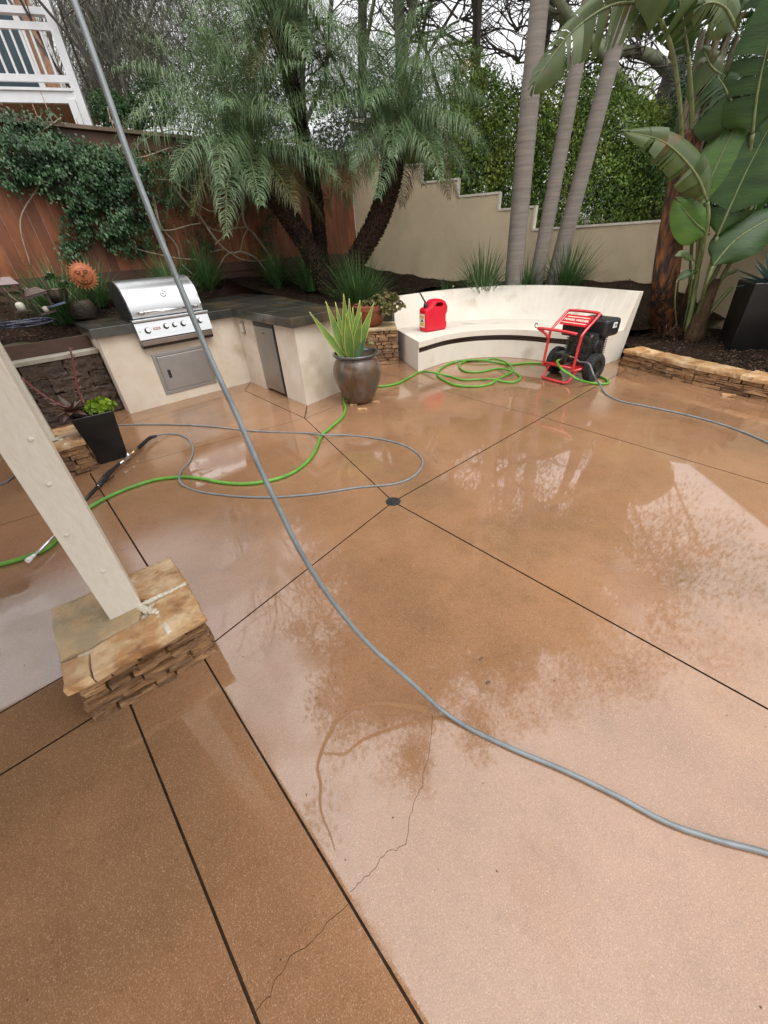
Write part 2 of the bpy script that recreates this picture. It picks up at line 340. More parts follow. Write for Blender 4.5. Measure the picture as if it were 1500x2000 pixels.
M_CREAMS = mat('cream_sedum', (.50, .48, .22), (.40, .42, .16), rough=.4, scale=20)
M_TERRA = mat('terracotta', (.28, .085, .035), (.21, .065, .030), rough=.5, scale=5, bump=.2, bscale=60)
M_TERRAS = mat('terracotta_sun', (.42, .13, .045), (.30, .085, .03), rough=.6, scale=14, bump=.3, bscale=60)
M_GLAZE = mat('brown_glaze', (.060, .030, .014), (.115, .062, .030), rough=.30, scale=6, stretch=(3, 3, 1), bump=.35, bscale=30, coat=.6, coatr=.15, c3=(.045, .06, .045), c3scale=2.2, c3ramp=(.55, .7))
M_GLAZER = mat('dark_rim_glaze', (.022, .025, .022), (.04, .045, .035), rough=.25, scale=8, coat=1, coatr=.1)
M_GREENH = mat('green_hose', (.115, .33, .03), (.075, .22, .022), rough=.45, scale=8)
M_GREYH = mat('grey_hose', (.20, .225, .235), (.14, .155, .16), rough=.40, scale=12, bump=.3, bscale=200, bdist=.001)
M_BRASS = mat('brass', (.55, .38, .18), rough=.3, metal=1)
M_ALU = mat('engine_metal', (.12, .115, .11), (.02, .02, .02), rough=.4, scale=25, metal=.7)
M_TEAL = mat('teal_pot', (.028, .042, .042), (.045, .06, .058), rough=.5, scale=6, bump=.3, bscale=30)
M_LAMPF = mat('lantern_frame', (.085, .055, .045), (.05, .035, .03), rough=.5, scale=12)
M_CANDLE = mat('candle_wax', (.66, .62, .52), rough=.5)
M_BLUEB = mat('beaded_cord', (.018, .018, .04), (.25, .26, .36), rough=.3, scale=60, ramp=(.6, .66))
M_BRZ = mat('bronze_glaze', (.05, .04, .03), (.12, .10, .07), rough=.12, scale=8, metal=.6)
M_WICK = mat('wicker', (.018, .013, .010), (.075, .055, .04), rough=.5, spec=.25, scale=30, stretch=(1, 1, 4), bump=1, bscale=50)
M_DOOR = mat('blue_shutter', (.012, .035, .050), (.02, .05, .065), rough=.3, scale=3)
M_PEACH = mat('house_stucco', (.42, .24, .16), (.36, .20, .13), rough=.8, scale=2)
M_FLOW = mat('white_flower', (.62, .55, .5), rough=.6)
M_ORANGE = mat('orange_flower', (.6, .10, .02), rough=.6)
M_ROOF = mat('stained_soffit', (.33, .29, .24), (.27, .235, .19), rough=.7, scale=4, stretch=(1, 6, 1))
M_DRAIN = mat('cast_iron', (.045, .048, .048), (.09, .09, .085), rough=.4, scale=60, metal=.6)
M_DARK = mat('dark_void', (.006, .005, .005), rough=.9)
M_GLASS = bpy.data.materials.new('lantern_glass'); M_GLASS.use_nodes = True
_g = M_GLASS.node_tree.nodes['Principled BSDF']; _g.inputs['Transmission Weight'].default_value = .9; _g.inputs['Roughness'].default_value = .05; _g.inputs['Base Color'].default_value = (.7, .72, .66, 1)

def text_mesh(txt, size, mtl, name, parent, origin, xdir, ydir, depth=.0006, bold=0):
    cu = bpy.data.curves.new(name, 'FONT'); cu.body = txt; cu.size = size; cu.extrude = depth; cu.align_x = 'CENTER'; cu.align_y = 'CENTER'; cu.offset = bold; cu.resolution_u = 2
    ob = bpy.data.objects.new(name, cu); COL.objects.link(ob); dg = bpy.context.evaluated_depsgraph_get()
    me = bpy.data.meshes.new_from_object(ob.evaluated_get(dg)); bpy.data.objects.remove(ob); me.name = name
    x = Vector(xdir).normalized(); y = Vector(ydir).normalized(); z = x.cross(y); M = Matrix((x, y, z)).transposed().to_4x4(); M.translation = V(origin) - rootloc(parent)
    me.transform(M); me.materials.clear(); me.materials.append(mtl)
    return link(name, me, parent)

# ================================================================== STRUCTURE
# ---- patio slab with sawn joints
mb = MB(); mb.abox(-9, 6.2, -5, 9.5, -.12, 0); patio = build(mb, 'patio', [M_PATIO, M_GROOVE]); tag(patio, kind='structure')
cut = MB(); cut.m = 1
def groove(pts, wd=.010, dp=.011, z=False):
    P = [np.array([p[0], p[1]]) for p in pts]
    for a, b in zip(P[:-1], P[1:]):
        d = (b - a) / np.linalg.norm(b - a); nn = np.array([-d[1], d[0]])
        a2 = a - d * wd * .3; b2 = b + d * wd * .3
        cut.prism([a2 - nn * wd / 2, b2 - nn * wd / 2, b2 + nn * wd / 2, a2 + nn * wd / 2], -dp, .02)
def g2(*px): return [G(*p)[:2] for p in px]
def ext(px, k):
    P = g2(*px); P[-1] = P[-1] + (P[-1] - P[-2]) * k; return P
DR = (768, 980)
for px, wd, k in [([DR, (1500, 1385)], .010, 1.5), ([DR, (1060, 815)], .010, 0), ([(1060, 815), (1180, 745)], .010, 0), ([(1180, 745), (1224, 723), (1207, 708)], .010, 0),
                  ([DR, (430, 1245)], .009, .1), ([DR, (595, 817)], .009, 0), ([(595, 817), (600, 792)], .012, 0), ([(595, 817), (478, 763), (490, 746)], .010, 0),
                  ([(478, 763), (240, 832)], .004, 0), ([(590, 818), (237, 914)], .005, .1), ([(597, 817), (664, 790)], .006, .1),
                  ([(176, 925), (280, 1092)], .011, .2), ([(398, 1285), (824, 2000)], .0080, .6), ([(203, 965), (0, 1026)], .007, .5),
                  ([(125, 1320), (0, 1393)], .007, .5), ([(212, 1382), (0, 1514)], .009, .5), ([(252, 1370), (505, 2000)], .0085, .6),
                  ([(1060, 815), (1500, 945)], .009, .6), ([(1060, 815), (950, 787), (745, 727)], .006, .1), ([(1216, 727), (1496, 806)], .005, .4),
                  ([(253, 812), (215, 840)], .006, .1)]:
    P = ext(px, k); groove(P, wd)
for crack in ([(845, 1398), (842, 1440), (836, 1482), (828, 1510), (826, 1535), (812, 1560), (800, 1595), (796, 1640), (780, 1658), (760, 1662), (742, 1675), (735, 1695), (712, 1712), (700, 1728), (684, 1742)],
              [(680, 1764), (665, 1782), (640, 1802), (620, 1830), (595, 1852), (566, 1866), (556, 1888), (540, 1915), (528, 1945), (510, 1958), (500, 1974)]):
    P = []
    G2 = g2(*crack)
    for a, b in zip(G2[:-1], G2[1:]):
        for k in range(3):
            q = a + (b - a) * k / 3; P.append(q + RNG.normal(0, .0022, 2))
    groove(P + [G2[-1]], .0014, .004)
co = build(cut, 'cutter', M_GROOVE)
bo = patio.modifiers.new('j', 'BOOLEAN'); bo.operation = 'DIFFERENCE'; bo.object = co; bo.solver = 'EXACT'; bo.use_self = True; bo.material_mode = 'TRANSFER'
dg = bpy.context.evaluated_depsgraph_get(); me = bpy.data.meshes.new_from_object(patio.evaluated_get(dg)); patio.modifiers.clear(); patio.data = me; me.name = 'patio'
bpy.data.objects.remove(co)
zs = np.array([p.center.z for p in me.polygons])
me.materials.clear(); me.materials.append(M_PATIO); me.materials.append(M_GROOVE)
me.polygons.foreach_set('material_index', [1 if (z < -.0005 and z > -.05) else 0 for z in zs]); me.update()

# ---- ground sheet to the horizon
mb = MB(); mb.add([(-200, -200, -.13), (200, -200, -.13), (200, 300, -.13), (-200, 300, -.13)], [(0, 1, 2, 3)])
tag(build(mb, 'ground', M_EARTH), kind='structure')
FO = 2.4                                            # fence plane behind the kitchen front
WALL = cr([(-.22, 10.45, 0), (1.4, 9.95, 0), (3.0, 9.3, 0), (4.25, 8.4, 0), (4.95, 7.2, 0), (5.12, 6.2, 0), (5.05, 5.0, 0), (4.9, 3.4, 0), (4.9, 1.5, 0)], 10)
def onpath(px, py):
    d = ray(px, py); best = None
    for i, (a, b) in enumerate(zip(WALL[:-1], WALL[1:])):
        a = a[:2]; e = b[:2] - a; M_ = np.array([[d[0], -e[0]], [d[1], -e[1]]])
        if abs(np.linalg.det(M_)) < 1e-9: continue
        t, s_ = np.linalg.solve(M_, a)
        if t > 0 and -.001 <= s_ <= 1.001: return i + s_, float(EYE + d[2] * t), (O3 + d * t)
    return None
# ---- planting beds
mb = MB()
def bedgrid(nx, ny, fn):
    vs = []; fs = []
    for j in range(ny + 1):
        for i in range(nx + 1): vs.append(fn(i / nx, j / ny))
    for j in range(ny):
        for i in range(nx):
            a = j * (nx + 1) + i; fs.append((a, a + 1, a + nx + 2, a + nx + 1))
    return vs, fs
def nzv(p, f=3, a=.05): return noise.noise(Vector((p[0] * f, p[1] * f, .3))) * a
def left_bed(s, t):
    u = -3.2 + 10.0 * s; n0 = .82 if u < 1.2 else (min(2.2, .82 + (u - 1.2)) if u < 2.75 else (-.75 if u < 3.5 else -.1))
    n_ = n0 + (FO + .3 - n0) * t; z = .84 + .42 * max(0, (n_ - .8) / 1.9)
    p = UN(u, n_, z); p[2] += nzv(p); return p
vs, fs = bedgrid(120, 24, left_bed); mb.add(vs, fs)
tag(build(mb, 'planting_bed', M_SOIL, smooth=True), kind='structure')
mb = MB()
BB = cr([G(*p, .3) for p in ((700, 640), (772, 642), (850, 630), (900, 627), (950, 623.5), (1010, 622), (1090, 628), (1205, 643))], 6)
def mid_bed(s, t):
    w_ = WALL[min(int(s * 52), len(WALL) - 1)]; b_ = BB[min(int(s * (len(BB) - 1)), len(BB) - 1)]
    p = b_ * (1 - t) + w_ * t; p = np.array([p[0], p[1], .62 + .16 * t - .35 * max(0, s - .75) / .25]); p[2] += nzv(p); return p
vs, fs = bedgrid(60, 16, mid_bed); mb.add(vs, fs)
tag(build(mb, 'planting_bed', M_SOIL, smooth=True), kind='structure')
mb = MB()
ST = [G(1213, 712)[:2], G(1350, 750)[:2], G(1500, 785)[:2]]; ST.append(ST[-1] + (ST[-1] - ST[-2]) * 3)
def right_bed(s, t):
    a = 3.35 + 0 * s; q = np.array([np.interp(s, [0, .12, .25, .5, 1], [3.85] + [P[0] for P in ST]), np.interp(s, [0, .12, .25, .5, 1], [6.9] + [P[1] for P in ST])]) + np.array([.12, .1])
    w_ = np.array([np.interp(s, [0, .12, .25, .5, 1], [4.6, 5.2, 5.15, 5.05, 4.9]), np.interp(s, [0, .12, .25, .5, 1], [8.1, 6.6, 5.4, 4.4, 1.6])])
    p = q * (1 - t) + w_ * t; p = np.array([p[0], p[1], .16 + .12 * t]); p[2] += nzv(p, 7, .05); return p
vs, fs = bedgrid(40, 20, right_bed); mb.add(vs, fs)
tag(build(mb, 'planting_bed', M_SOIL, smooth=True), kind='structure')
# rising ground behind fence and wall
mb = MB()
vs, fs = bedgrid(30, 12, lambda s, t: (-30 + 60 * s, 11.2 + 60 * t, .9 + 1.2 * min(1, t * 6) + noise.noise(Vector((s * 9, t * 9, 0))) * .3)); mb.add(vs, fs)
tag(build(mb, 'hillside', M_EARTH, smooth=True), kind='structure')

# ================================================================== WOOD FENCE
fence = thing('wood_fence', 'red-brown wooden board fence with dark top rail behind the grill and vines', 'fence', UN(0, FO, .9))
u0, u1 = -3.6, None
e = FP(690, 400, FO); u1 = float((e[:2] - A0) @ U)
FTOP, FBOT = 3.06, 1.36
mb = MB(); mb2 = MB(); u = u0
while u < u1 - .05:
    wd = min(.145, u1 - u); j = random.uniform(-.004, .004)
    mb.box(UN(u + wd / 2, FO + j, (FTOP + FBOT) / 2), (U[0], U[1], 0), (N[0], N[1], 0), (0, 0, 1), wd / 2 - .003, .011, (FTOP - FBOT) / 2)
    mb.m = 1; zz = FBOT
    while zz < FTOP - .1:
        l_ = random.uniform(.1, .5)
        if random.random() < .62: mb.box(UN(u + wd, FO - .004, zz + l_ / 2), (U[0], U[1], 0), (N[0], N[1], 0), (0, 0, 1), random.uniform(.002, .005), .004, l_ / 2)
        zz += l_
    mb.m = 0
    u += wd
build(mb, 'board_panel', [M_FENCE, M_FWORN], fence)
mb = MB(); um = (u0 + u1) / 2; ul = (u1 - u0) / 2
mb.box(UN(um, FO - .03, FTOP - .09), (*U, 0), (*N, 0), (0, 0, 1), ul, .02, .075)
mb.box(UN(um, FO - .03, FBOT + .02), (*U, 0), (*N, 0), (0, 0, 1), ul, .02, .07)
build(mb, 'rail', M_FENCED, fence)
mb = MB(); mb.box(UN(um, FO - .02, FTOP + .02), (*U, 0), (*N, 0), (0, 0, 1), ul, .09, .02); build(mb, 'top_cap', M_FCAP, fence)
mb = MB()
mb.box(UN(um, FO + .02, 1.1), (*U, 0), (*N, 0), (0, 0, 1), ul, .03, .24); build(mb, 'kick_board', M_FENCED, fence)
for uu in (-2.2, .2, 2.6, u1 - .06):
    mb = MB(); mb.box(UN(uu, FO + .07, 2.1), (*U, 0), (*N, 0), (0, 0, 1), .045, .045, .98); build(mb, 'fence_post', M_FENCED, fence)

# ================================================================== STUCCO GARDEN WALL
wall = thing('stucco_wall', 'beige stucco garden wall stepping down with a thin pale cap', 'wall', (1.4, 9.95, 0))
steps = [(560, 700, 322), (700, 742, 296), (742, 822, 318), (822, 895, 347), (895, 976, 374), (976, 1046, 401), (1046, 1300, 428)]
def wall_top(i):
    # height of the wall top by position along its path
    best = steps_s[-1][1]
    for s_, z_ in steps_s:
        if i < s_: return z_
    return best
steps_s = []
for a, b, y in steps:
    r2 = onpath(b, y); r1 = onpath(max(a, 700) + 1, y)
    if r2: steps_s.append((r2[0], (r2[1])))
steps_s[-1] = (9e9, steps_s[-1][1])
lim = [q[0] for q in steps_s[:-1]]
S = sorted(set([0.0] + [float(k) for k in range(len(WALL))] + [q for q in lim if q > 0]))
def wp(s_):
    i = min(int(s_), len(WALL) - 2); return WALL[i] + (WALL[i + 1] - WALL[i]) * (s_ - i)
TH = .10
def wn(s_):
    i = min(int(s_), len(WALL) - 2); d = WALL[i + 1] - WALL[i]; d = d / np.linalg.norm(d); return np.array([-d[1], d[0], 0])
mb = MB(); cap = MB()
for a, b in zip(S[:-1], S[1:]):
    z = wall_top((a + b) / 2); pa, pb = wp(a), wp(b); na, nb = wn(max(0, a)), wn(b)
    na = wn(a + 1e-6)
    nb = wn(b + 1e-6) if b < len(WALL) - 1.01 else wn(b)
    for q, za, zb_, t in ((mb, -.1, z - .035, TH), (cap, z - .035, z, TH + .014)):
        q.prism([(pa - na * 0)[:2] - (na * t)[:2] * 0 - na[:2] * (t - TH), pb[:2] - nb[:2] * (t - TH), pb[:2] + nb[:2] * 2 * TH + nb[:2] * (t - TH), pa[:2] + na[:2] * 2 * TH + na[:2] * (t - TH)], za, zb_)
# pale vertical edges of the steps
for (s1, z1), (s2, z2) in zip(steps_s[:-1], steps_s[1:]):
    if z1 > z2 and s1 > 0:
        p = wp(s1); n_ = wn(s1); d = np.array([n_[1], -n_[0], 0])
        cap.box((*(p + n_ * TH)[:2], (z1 + z2) / 2), d, n_, (0, 0, 1), .018, TH + .014, (z1 - z2) / 2 + .0)
build(mb, 'wall_body', M_STUCCO_B, wall); build(cap, 'wall_cap', M_CAP, wall)
# white gate pier at the end of the wall
q1, q2 = onpath(694, 300), onpath(738, 300)
pc = AY(716, 300, 10.75)
pier = thing('white_gate_pillar', 'white stucco pillar with a square cap rising where fence meets stepped wall', 'pillar', (pc[0], pc[1], 0))
zt = AY(716, 245, 10.75)[2]
mb = MB(); mb.abox(pc[0] - .26, pc[0] + .26, 10.66, 11.05, 0, zt - .55); mb.abox(pc[0] - .30, pc[0] + .30, 10.63, 11.08, zt - .55, zt - .45); mb.abox(pc[0] - .24, pc[0] + .24, 10.68, 11.03, zt - .45, zt)
build(mb, 'shaft', M_WHITE, pier, bevel=.01)
mb = MB(); mb.abox(pc[0] - .3, pc[0] + .3, 10.62, 11.09, zt, zt + .08); build(mb, 'cap', M_CAP, pier, bevel=.01)

# ================================================================== OUTDOOR KITCHEN
kit = thing('outdoor_kitchen', 'L-shaped cream stucco kitchen counter with dark slate tile top', 'outdoor kitchen', UN(0, 0))
WH, CH = .885, .10
Du, Dn = 1.62, -1.565
body = [(0, 0), (1.66, 0), (Du, Dn), (2.22, -1.46), (2.72, 1.0), (2.6, 1.75), (1.9, 1.6), (1.1, .8), (0, .8)]
fr_a, fr_b = .53, 1.09        # fridge opening along the wing face (distance from inner corner)
wv = (np.array([Du, Dn]) - np.array([1.66, 0])); wv = wv / np.linalg.norm(wv)
wn_ = np.array([-wv[1], wv[0]])                      # into the counter
def wing(d, k): q = np.array([1.66, 0]) + wv * d + wn_ * k; return (q[0], q[1])
bd = [(0, 0), (1.66, 0), wing(fr_a, 0), wing(fr_a, .5), wing(fr_b, .5), wing(fr_b, 0)] + body[2:]
mb = MB(); mb.prism([UN(*q)[:2] for q in bd], 0, WH); build(mb, 'stucco_base', M_STUCCO_K, kit)
ct = [(-.05, -.06), (1.60, -.06), (1.56, Dn - .06), (2.30, -1.58), (2.80, 1.0), (2.68, 1.86), (1.9, 1.7), (1.1, .86), (-.05, .86)]
# leave the grill bay open
gr0, gr1 = .40, 1.27
mb = MB()
mb.prism([UN(*q)[:2] for q in [(-.05, -.06), (gr0, -.06), (gr0, .62), (gr1, .62), (gr1, -.06), (1.60, -.06), (1.56, Dn - .06), (2.30, -1.58), (2.80, 1.0), (2.68, 1.86), (1.9, 1.7), (1.1, .86), (-.05, .86)]], WH, WH + CH)
build(mb, 'countertop', M_SLATE, kit, bevel=.004)
# tile joints of the counter
mb = MB()
def strip(a, b, z, w_=.003, h=.0015):
    a = UN(*a, z); b = UN(*b, z); d = (b - a) / np.linalg.norm(b - a); s_ = np.array([-d[1], d[0], 0])
    mb.box((a + b) / 2, d, s_, (0, 0, 1), np.linalg.norm(b - a) / 2, w_, h)
z = WH + CH + .0008
for uu in (.1, ): strip((uu, -.05), (uu, .85), z)
strip((-.04, .27), (gr0 - .01, .27), z)
for uu in (1.5, 1.8, 2.1): strip((uu + .1, .9 if uu < 1.7 else -.0), (uu + .1, 1.55), z)
for nn in (.9, .3, -.3, -.9): strip((1.63, nn), (2.30 + .26 * (nn + 1.5) / 1.3, nn), z)
strip((1.92, -1.55), (1.98, 1.6), z); strip((2.24, -1.5), (2.4, 1.7), z)
for k in range(1, 5):
    d_ = k * .31; a = np.array([1.60, -.06]) + wv * d_ - 0 * wn_
    p = UN(a[0], a[1], WH + CH / 2); mb.box(p, (*(-N), 0), (*U, 0), (0, 0, 1), .003, .0012, CH / 2 - .004)
build(mb, 'tile_grout', mat('pale_grout', (.045, .044, .038), rough=.7), kit)
# access door under the grill
fx, fn, fz = (*U, 0), (*N, 0), (0, 0, 1)
dl, dr_, db, dt = .475, 1.165, .115, .615
ad = MB(); 
for a, b, c, d in ((dl, dr_, dt - .035, dt), (dl, dr_, db, db + .035), (dl, dl + .035, db + .035, dt - .035), (dr_ - .035, dr_, db + .035, dt - .035)):
    ad.box(UN((a + b) / 2, -.006, (c + d) / 2), fx, fn, fz, (b - a) / 2, .006, (d - c) / 2)
adf = build(ad, 'access_door', M_STEELD, kit, bevel=.003)
mb = MB(); mb.box(UN((dl + dr_) / 2, -.010, (db + dt) / 2), fx, fn, fz, (dr_ - dl) / 2 - .042, .010, (dt - db) / 2 - .042); build(mb, 'door_panel', M_STEELD, adf, bevel=.006)
mb = MB(); mb.box(UN(dl + .13, -.022, .36), fx, fn, fz, .018, .003, .05); mb.box(UN(dl + .13, -.026, .36), fx, fn, fz, .012, .002, .012); build(mb, 'latch', M_BLACK, adf, bevel=.002)
# outlet cover on the wing, vents on the left side
q = wing(.20, -.012); q2 = UN(q[0], q[1], .76); wx = (*(U * wv[0] + N * wv[1]), 0); wy = (*(U * wn_[0] + N * wn_[1]), 0)
mb = MB(); mb.box(q2, wx, wy, fz, .045, .012, .075); oc = build(mb, 'outlet_cover', M_CONC, kit, bevel=.01, seg=3)
mb = MB(); mb.box(q2 - np.array(wy) * .014, wx, wy, fz, .022, .003, .05); build(mb, 'cover_flap', M_LABEL, oc, bevel=.004)
mb = MB(); mb.box(UN(-.004, .42, .62), fn, fx, fz, .10, .004, .075); vt = build(mb, 'side_vent', M_CONC, kit)
mb = MB()
for k in range(5): mb.box(UN(-.010, .42, .57 + .025 * k), fn, fx, fz, .08, .003, .008)
build(mb, 'louvre', M_BLACK, vt)

# ---- fridge
fr = thing('undercounter_fridge', 'narrow stainless steel fridge with black trim built into the kitchen counter', 'fridge', UN(*wing((fr_a + fr_b) / 2, .2)))
def wbox(mb, d0, d1, k0, k1, z0, z1): mb.box(UN(*wing((d0 + d1) / 2, (k0 + k1) / 2), (z0 + z1) / 2), wx, wy, fz, (d1 - d0) / 2, (k1 - k0) / 2, (z1 - z0) / 2)
mb = MB(); wbox(mb, fr_a + .008, fr_b - .008, .03, .48, .01, .875); build(mb, 'cabinet', M_BLACK, fr)
mb = MB(); wbox(mb, fr_a + .015, fr_b - .045, -.015, .022, .035, .825); build(mb, 'door', M_STEELD, fr, bevel=.008, seg=3)
mb = MB(); wbox(mb, fr_a + .012, fr_b - .012, -.012, .028, .83, .868); wbox(mb, fr_b - .042, fr_b - .012, -.012, .026, .02, .828); build(mb, 'trim', M_BLACK, fr, bevel=.004)
mb = MB(); wbox(mb, fr_a + .24, fr_a + .30, -.018, -.0155, .745, .757); build(mb, 'badge', M_BLACK, fr)

# ---- grill
gt = thing('built_in_grill', 'stainless steel built-in gas grill with rounded hood and five knobs on the kitchen counter', 'grill', UN(.84, .2, .98))
gc = (gr0 + gr1) / 2; gw = (gr1 - gr0) / 2
# lower front panel, sloping
prof = [(-.13, .80), (-.10, .79), (-.02, .79), (-.02, .985), (-.075, .985), (-.085, .975)]
mb = MB(); mb.extr([UN(gr0 - .005, n_, z_) for n_, z_ in prof], np.array([*(U * (2 * gw + .01)), 0])); build(mb, 'control_panel', M_STEEL, gt, bevel=.004)
mb = MB(); mb.extr([UN(gr0 + .01, n_, z_) for n_, z_ in [(-.112, .735), (-.02, .735), (-.02, .789), (-.124, .789)]], np.array([*(U * (2 * gw - .02)), 0])); build(mb, 'drip_tray', M_STEELD, gt, bevel=.004)
mb = MB(); mb.extr([UN(gr0 + .005, n_, z_) for n_, z_ in [(-.085, .700), (-.003, .700), (-.003, .734), (-.105, .734)]], np.array([*(U * (2 * gw - .01)), 0])); build(mb, 'lower_trim', M_BLACK, gt)
mb = MB(); mb.box(UN(gc, -.065, 1.0), fx, fn, fz, gw + .012, .045, .013); build(mb, 'front_shelf', M_STEEL, gt, bevel=.006, seg=3)
mb = MB(); mb.box(UN(gc, .3, .93), fx, fn, fz, gw - .01, .31, .075); build(mb, 'firebox', M_BLACK, gt)
# hood
hp = [(.56, 1.02), (-.010, 1.02), (-.018, 1.095), (.005, 1.16)]
for k in range(1, 9):
    a = k / 8 * math.pi / 2; hp.append((.005 + .30 * (1 - math.cos(a)) + .02 * k / 8, 1.16 + .235 * math.sin(a)))
hp += [(.46, 1.39), (.56, 1.33)]
hd = 2 * (gw - .015)
mb = MB(); mb.extr([UN(gr0 + .03, n_, z_) for n_, z_ in hp], np.array([*(U * (hd - .03)), 0])); hood = build(mb, 'hood', M_STEEL, gt, autosm=40)
for k, uu in ((0, gr0 + .015), (1, gr0 + hd)):
    mb = MB(); 
    cen = np.mean(np.array(hp), axis=0)
    mb.extr([UN(uu, cen[0] + (n_ - cen[0]) * 1.02, cen[1] + (z_ - cen[1]) * 1.02) for n_, z_ in hp], np.array([*(U * .015), 0])); build(mb, 'hood_end', M_STEEL if k else M_BLACK, hood, bevel=.002)
# handle
hz, hn = 1.075, -.085
mb = MB(); mb.tube([UN(gr0 + .13, hn, hz), UN(gr1 - .13, hn, hz)], .013, 14); hdl = build(mb, 'hood_handle', M_CHROME, gt, smooth=True)
for uu in (gr0 + .12, gr1 - .12):
    mb = MB(); mb.lathe(UN(uu - .022, hn, hz), [(.018, 0), (.024, .006), (.024, .044), (.018, .050)], 16, (*U, 0)); mb.box(UN(uu, hn / 2 - .005, hz - .006), fx, fn, fz, .012, .035, .014); build(mb, 'handle_bracket', M_STEELD, hdl, autosm=40)
# thermometer in the hood
tp = 1.225
an = np.array([-.985 * N[0], -.985 * N[1], .30]); tcn = UN(gc + .02, .032, 1.235) 
mb = MB(); mb.lathe(tcn, [(.036, -.01), (.036, .012), (.030, .016), (.026, .012)], 28, an); th = build(mb, 'thermometer', M_CHROME, gt, autosm=40)
mb = MB(); mb.lathe(tcn, [(.026, .009), (.026, .0125)], 28, an); build(mb, 'dial', M_WHITE, th)
mb = MB(); mb.box(tcn + an * .0135, fx, fn, (0, 0, 1), .012, .001, .0015); build(mb, 'needle', M_BLACK, th)
# knobs on the panel slope
sl = np.array([0, 0, 0.]); pn0, pz0, pn1, pz1 = -.13, .80, -.085, .975
sd_ = np.array([pn1 - pn0, pz1 - pz0]); sd_ /= np.linalg.norm(sd_); kn = np.array([-N[0] * sd_[1], -N[1] * sd_[1], sd_[0]])
def onpanel(uu, t, h=0): return UN(uu, pn0 + (pn1 - pn0) * t, pz0 + (pz1 - pz0) * t) + kn * h
def kpix(x, y):
    p = FP(x, y, -.115); return float((p[:2] - A0) @ U), (p[2] - pz0) / (pz1 - pz0)
for (x, y, r_) in ((289, 646, .030), (325, 637, .028), (341.5, 634.5, .024), (358.5, 632, .028), (391, 626, .027)):
    uu, t = kpix(x, y); c_ = onpanel(uu, t)
    mb = MB(); mb.lathe(c_, [(r_ + .004, .001), (r_ + .004, .006), (r_, .008), (r_, .020), (r_ * .8, .022)], 28, kn); kb = build(mb, 'knob', M_BLACK, gt, autosm=40)
    mb = MB(); mb.lathe(c_, [(r_ * .80, .020), (r_ * .78, .040), (r_ * .70, .044)], 28, kn); build(mb, 'knob_cap', M_CHROME, kb, autosm=40)
uu, t = kpix(307, 641.5)
mb = MB(); pdn = np.array([N[0] * sd_[0], N[1] * sd_[0], sd_[1]])
mb.box(onpanel(uu, t, .002), fx, pdn, kn, .040, .013, .002); bdg = build(mb, 'name_badge', mat('badge_red', (.35, .05, .05), rough=.4), gt)
text_mesh('BLAZE', .021, M_WHITE, 'badge_lettering', bdg, onpanel(uu, t, .0045), fx, pdn, .0004, .0006)
uu, t = kpix(274, 648.5)
mb = MB(); mb.lathe(onpanel(uu, t), [(.008, .0), (.008, .006), (.006, .010)], 14, kn); build(mb, 'ignition_button', M_STEELD, gt)
mb = MB(); mb.tube([UN(gr1 - .01, .2, 1.2), UN(gr1 + .03, .2, 1.2)], .012, 10); mb.box(UN(gr1 + .03, .2, 1.17), fx, fn, fz, .004, .02, .06); build(mb, 'rotisserie_bracket', M_STEELD, gt)

# ================================================================== CURVED BENCH
bn = thing('curved_bench', 'curved cream stucco bench with sloping backrest and dark tile band under the seat', 'bench', G(950, 703))
SZ, BZ = .42, .86
fe = cr([G(*p, SZ) for p in ((818, 668), (870, 653.5), (920, 646), (970, 643), (1020, 643.5), (1080, 648), (1179, 656))], 8)
sb = cr([G(*p, SZ) for p in ((772, 642), (850, 630), (900, 627), (950, 624), (1010, 623), (1090, 627), (1218, 644))], 8)
bt = cr([G(*p, BZ) for p in ((768, 580), (830, 571), (890, 564.5), (950, 560), (1010, 557.5), (1110, 559), (1250, 570))], 8)
n_ = len(fe)
def prof_at(i):
    a, b, c = fe[i], sb[i], bt[i]; o = (b - a); o[2] = 0; o = o / np.linalg.norm(o)
    def z(p, zz): return np.array([p[0], p[1], zz])
    base = a + o * .03; rear = c + o * .11
    return [z(base, 0), z(base, .255), z(base + o * .045, .255), z(base + o * .045, .335), z(a, .335), z(a, SZ), z(b, SZ + .004), z(c, BZ), z(rear, BZ - .004), z(b + o * .14, 0)]
vs = []; k = 10
for i in range(n_): vs += prof_at(i)
fs = [(i * k + j, i * k + (j + 1) % k, (i + 1) * k + (j + 1) % k, (i + 1) * k + j) for i in range(n_ - 1) for j in range(k)]
fs += [tuple(range(k))[::-1], tuple(range((n_ - 1) * k, n_ * k))]
mb = MB(); mb.add(vs, fs); build(mb, 'bench_body', M_STUCCO_W, bn, bevel=.006, seg=3)
# close the ends of the band recess and lay the tile band
mb = MB()
for i in (0, n_ - 1):
    gm = MB()
    P = prof_at(i); d = (P[2] - P[1]); t = (prof_at(1)[1] - P[1]) if i == 0 else (prof_at(n_ - 2)[1] - P[1]); t = t / np.linalg.norm(t) * (.02 if i == 0 else .05)
    gm.extr([P[1] + d * -.0, P[2] * 1.0, P[3] * 1.0, P[3] - d], t); build(gm, 'bench_end_cap', M_STUCCO_W, bn)
for i in range(n_ - 1):
    P, Q = prof_at(i), prof_at(i + 1)
    for s_ in range(5):
        for r_ in range(3):
            a = P[2] + (Q[2] - P[2]) * (s_ + .5) / 5; o = (P[1] - P[2]); o = o / np.linalg.norm(o); d = (Q[2] - P[2]); L_ = np.linalg.norm(d); d = d / L_
            mb.box(a + o * .004 + np.array([0, 0, .013 + .026 * r_]), d, o, (0, 0, 1), L_ / 10 * .9, .004, .0115)
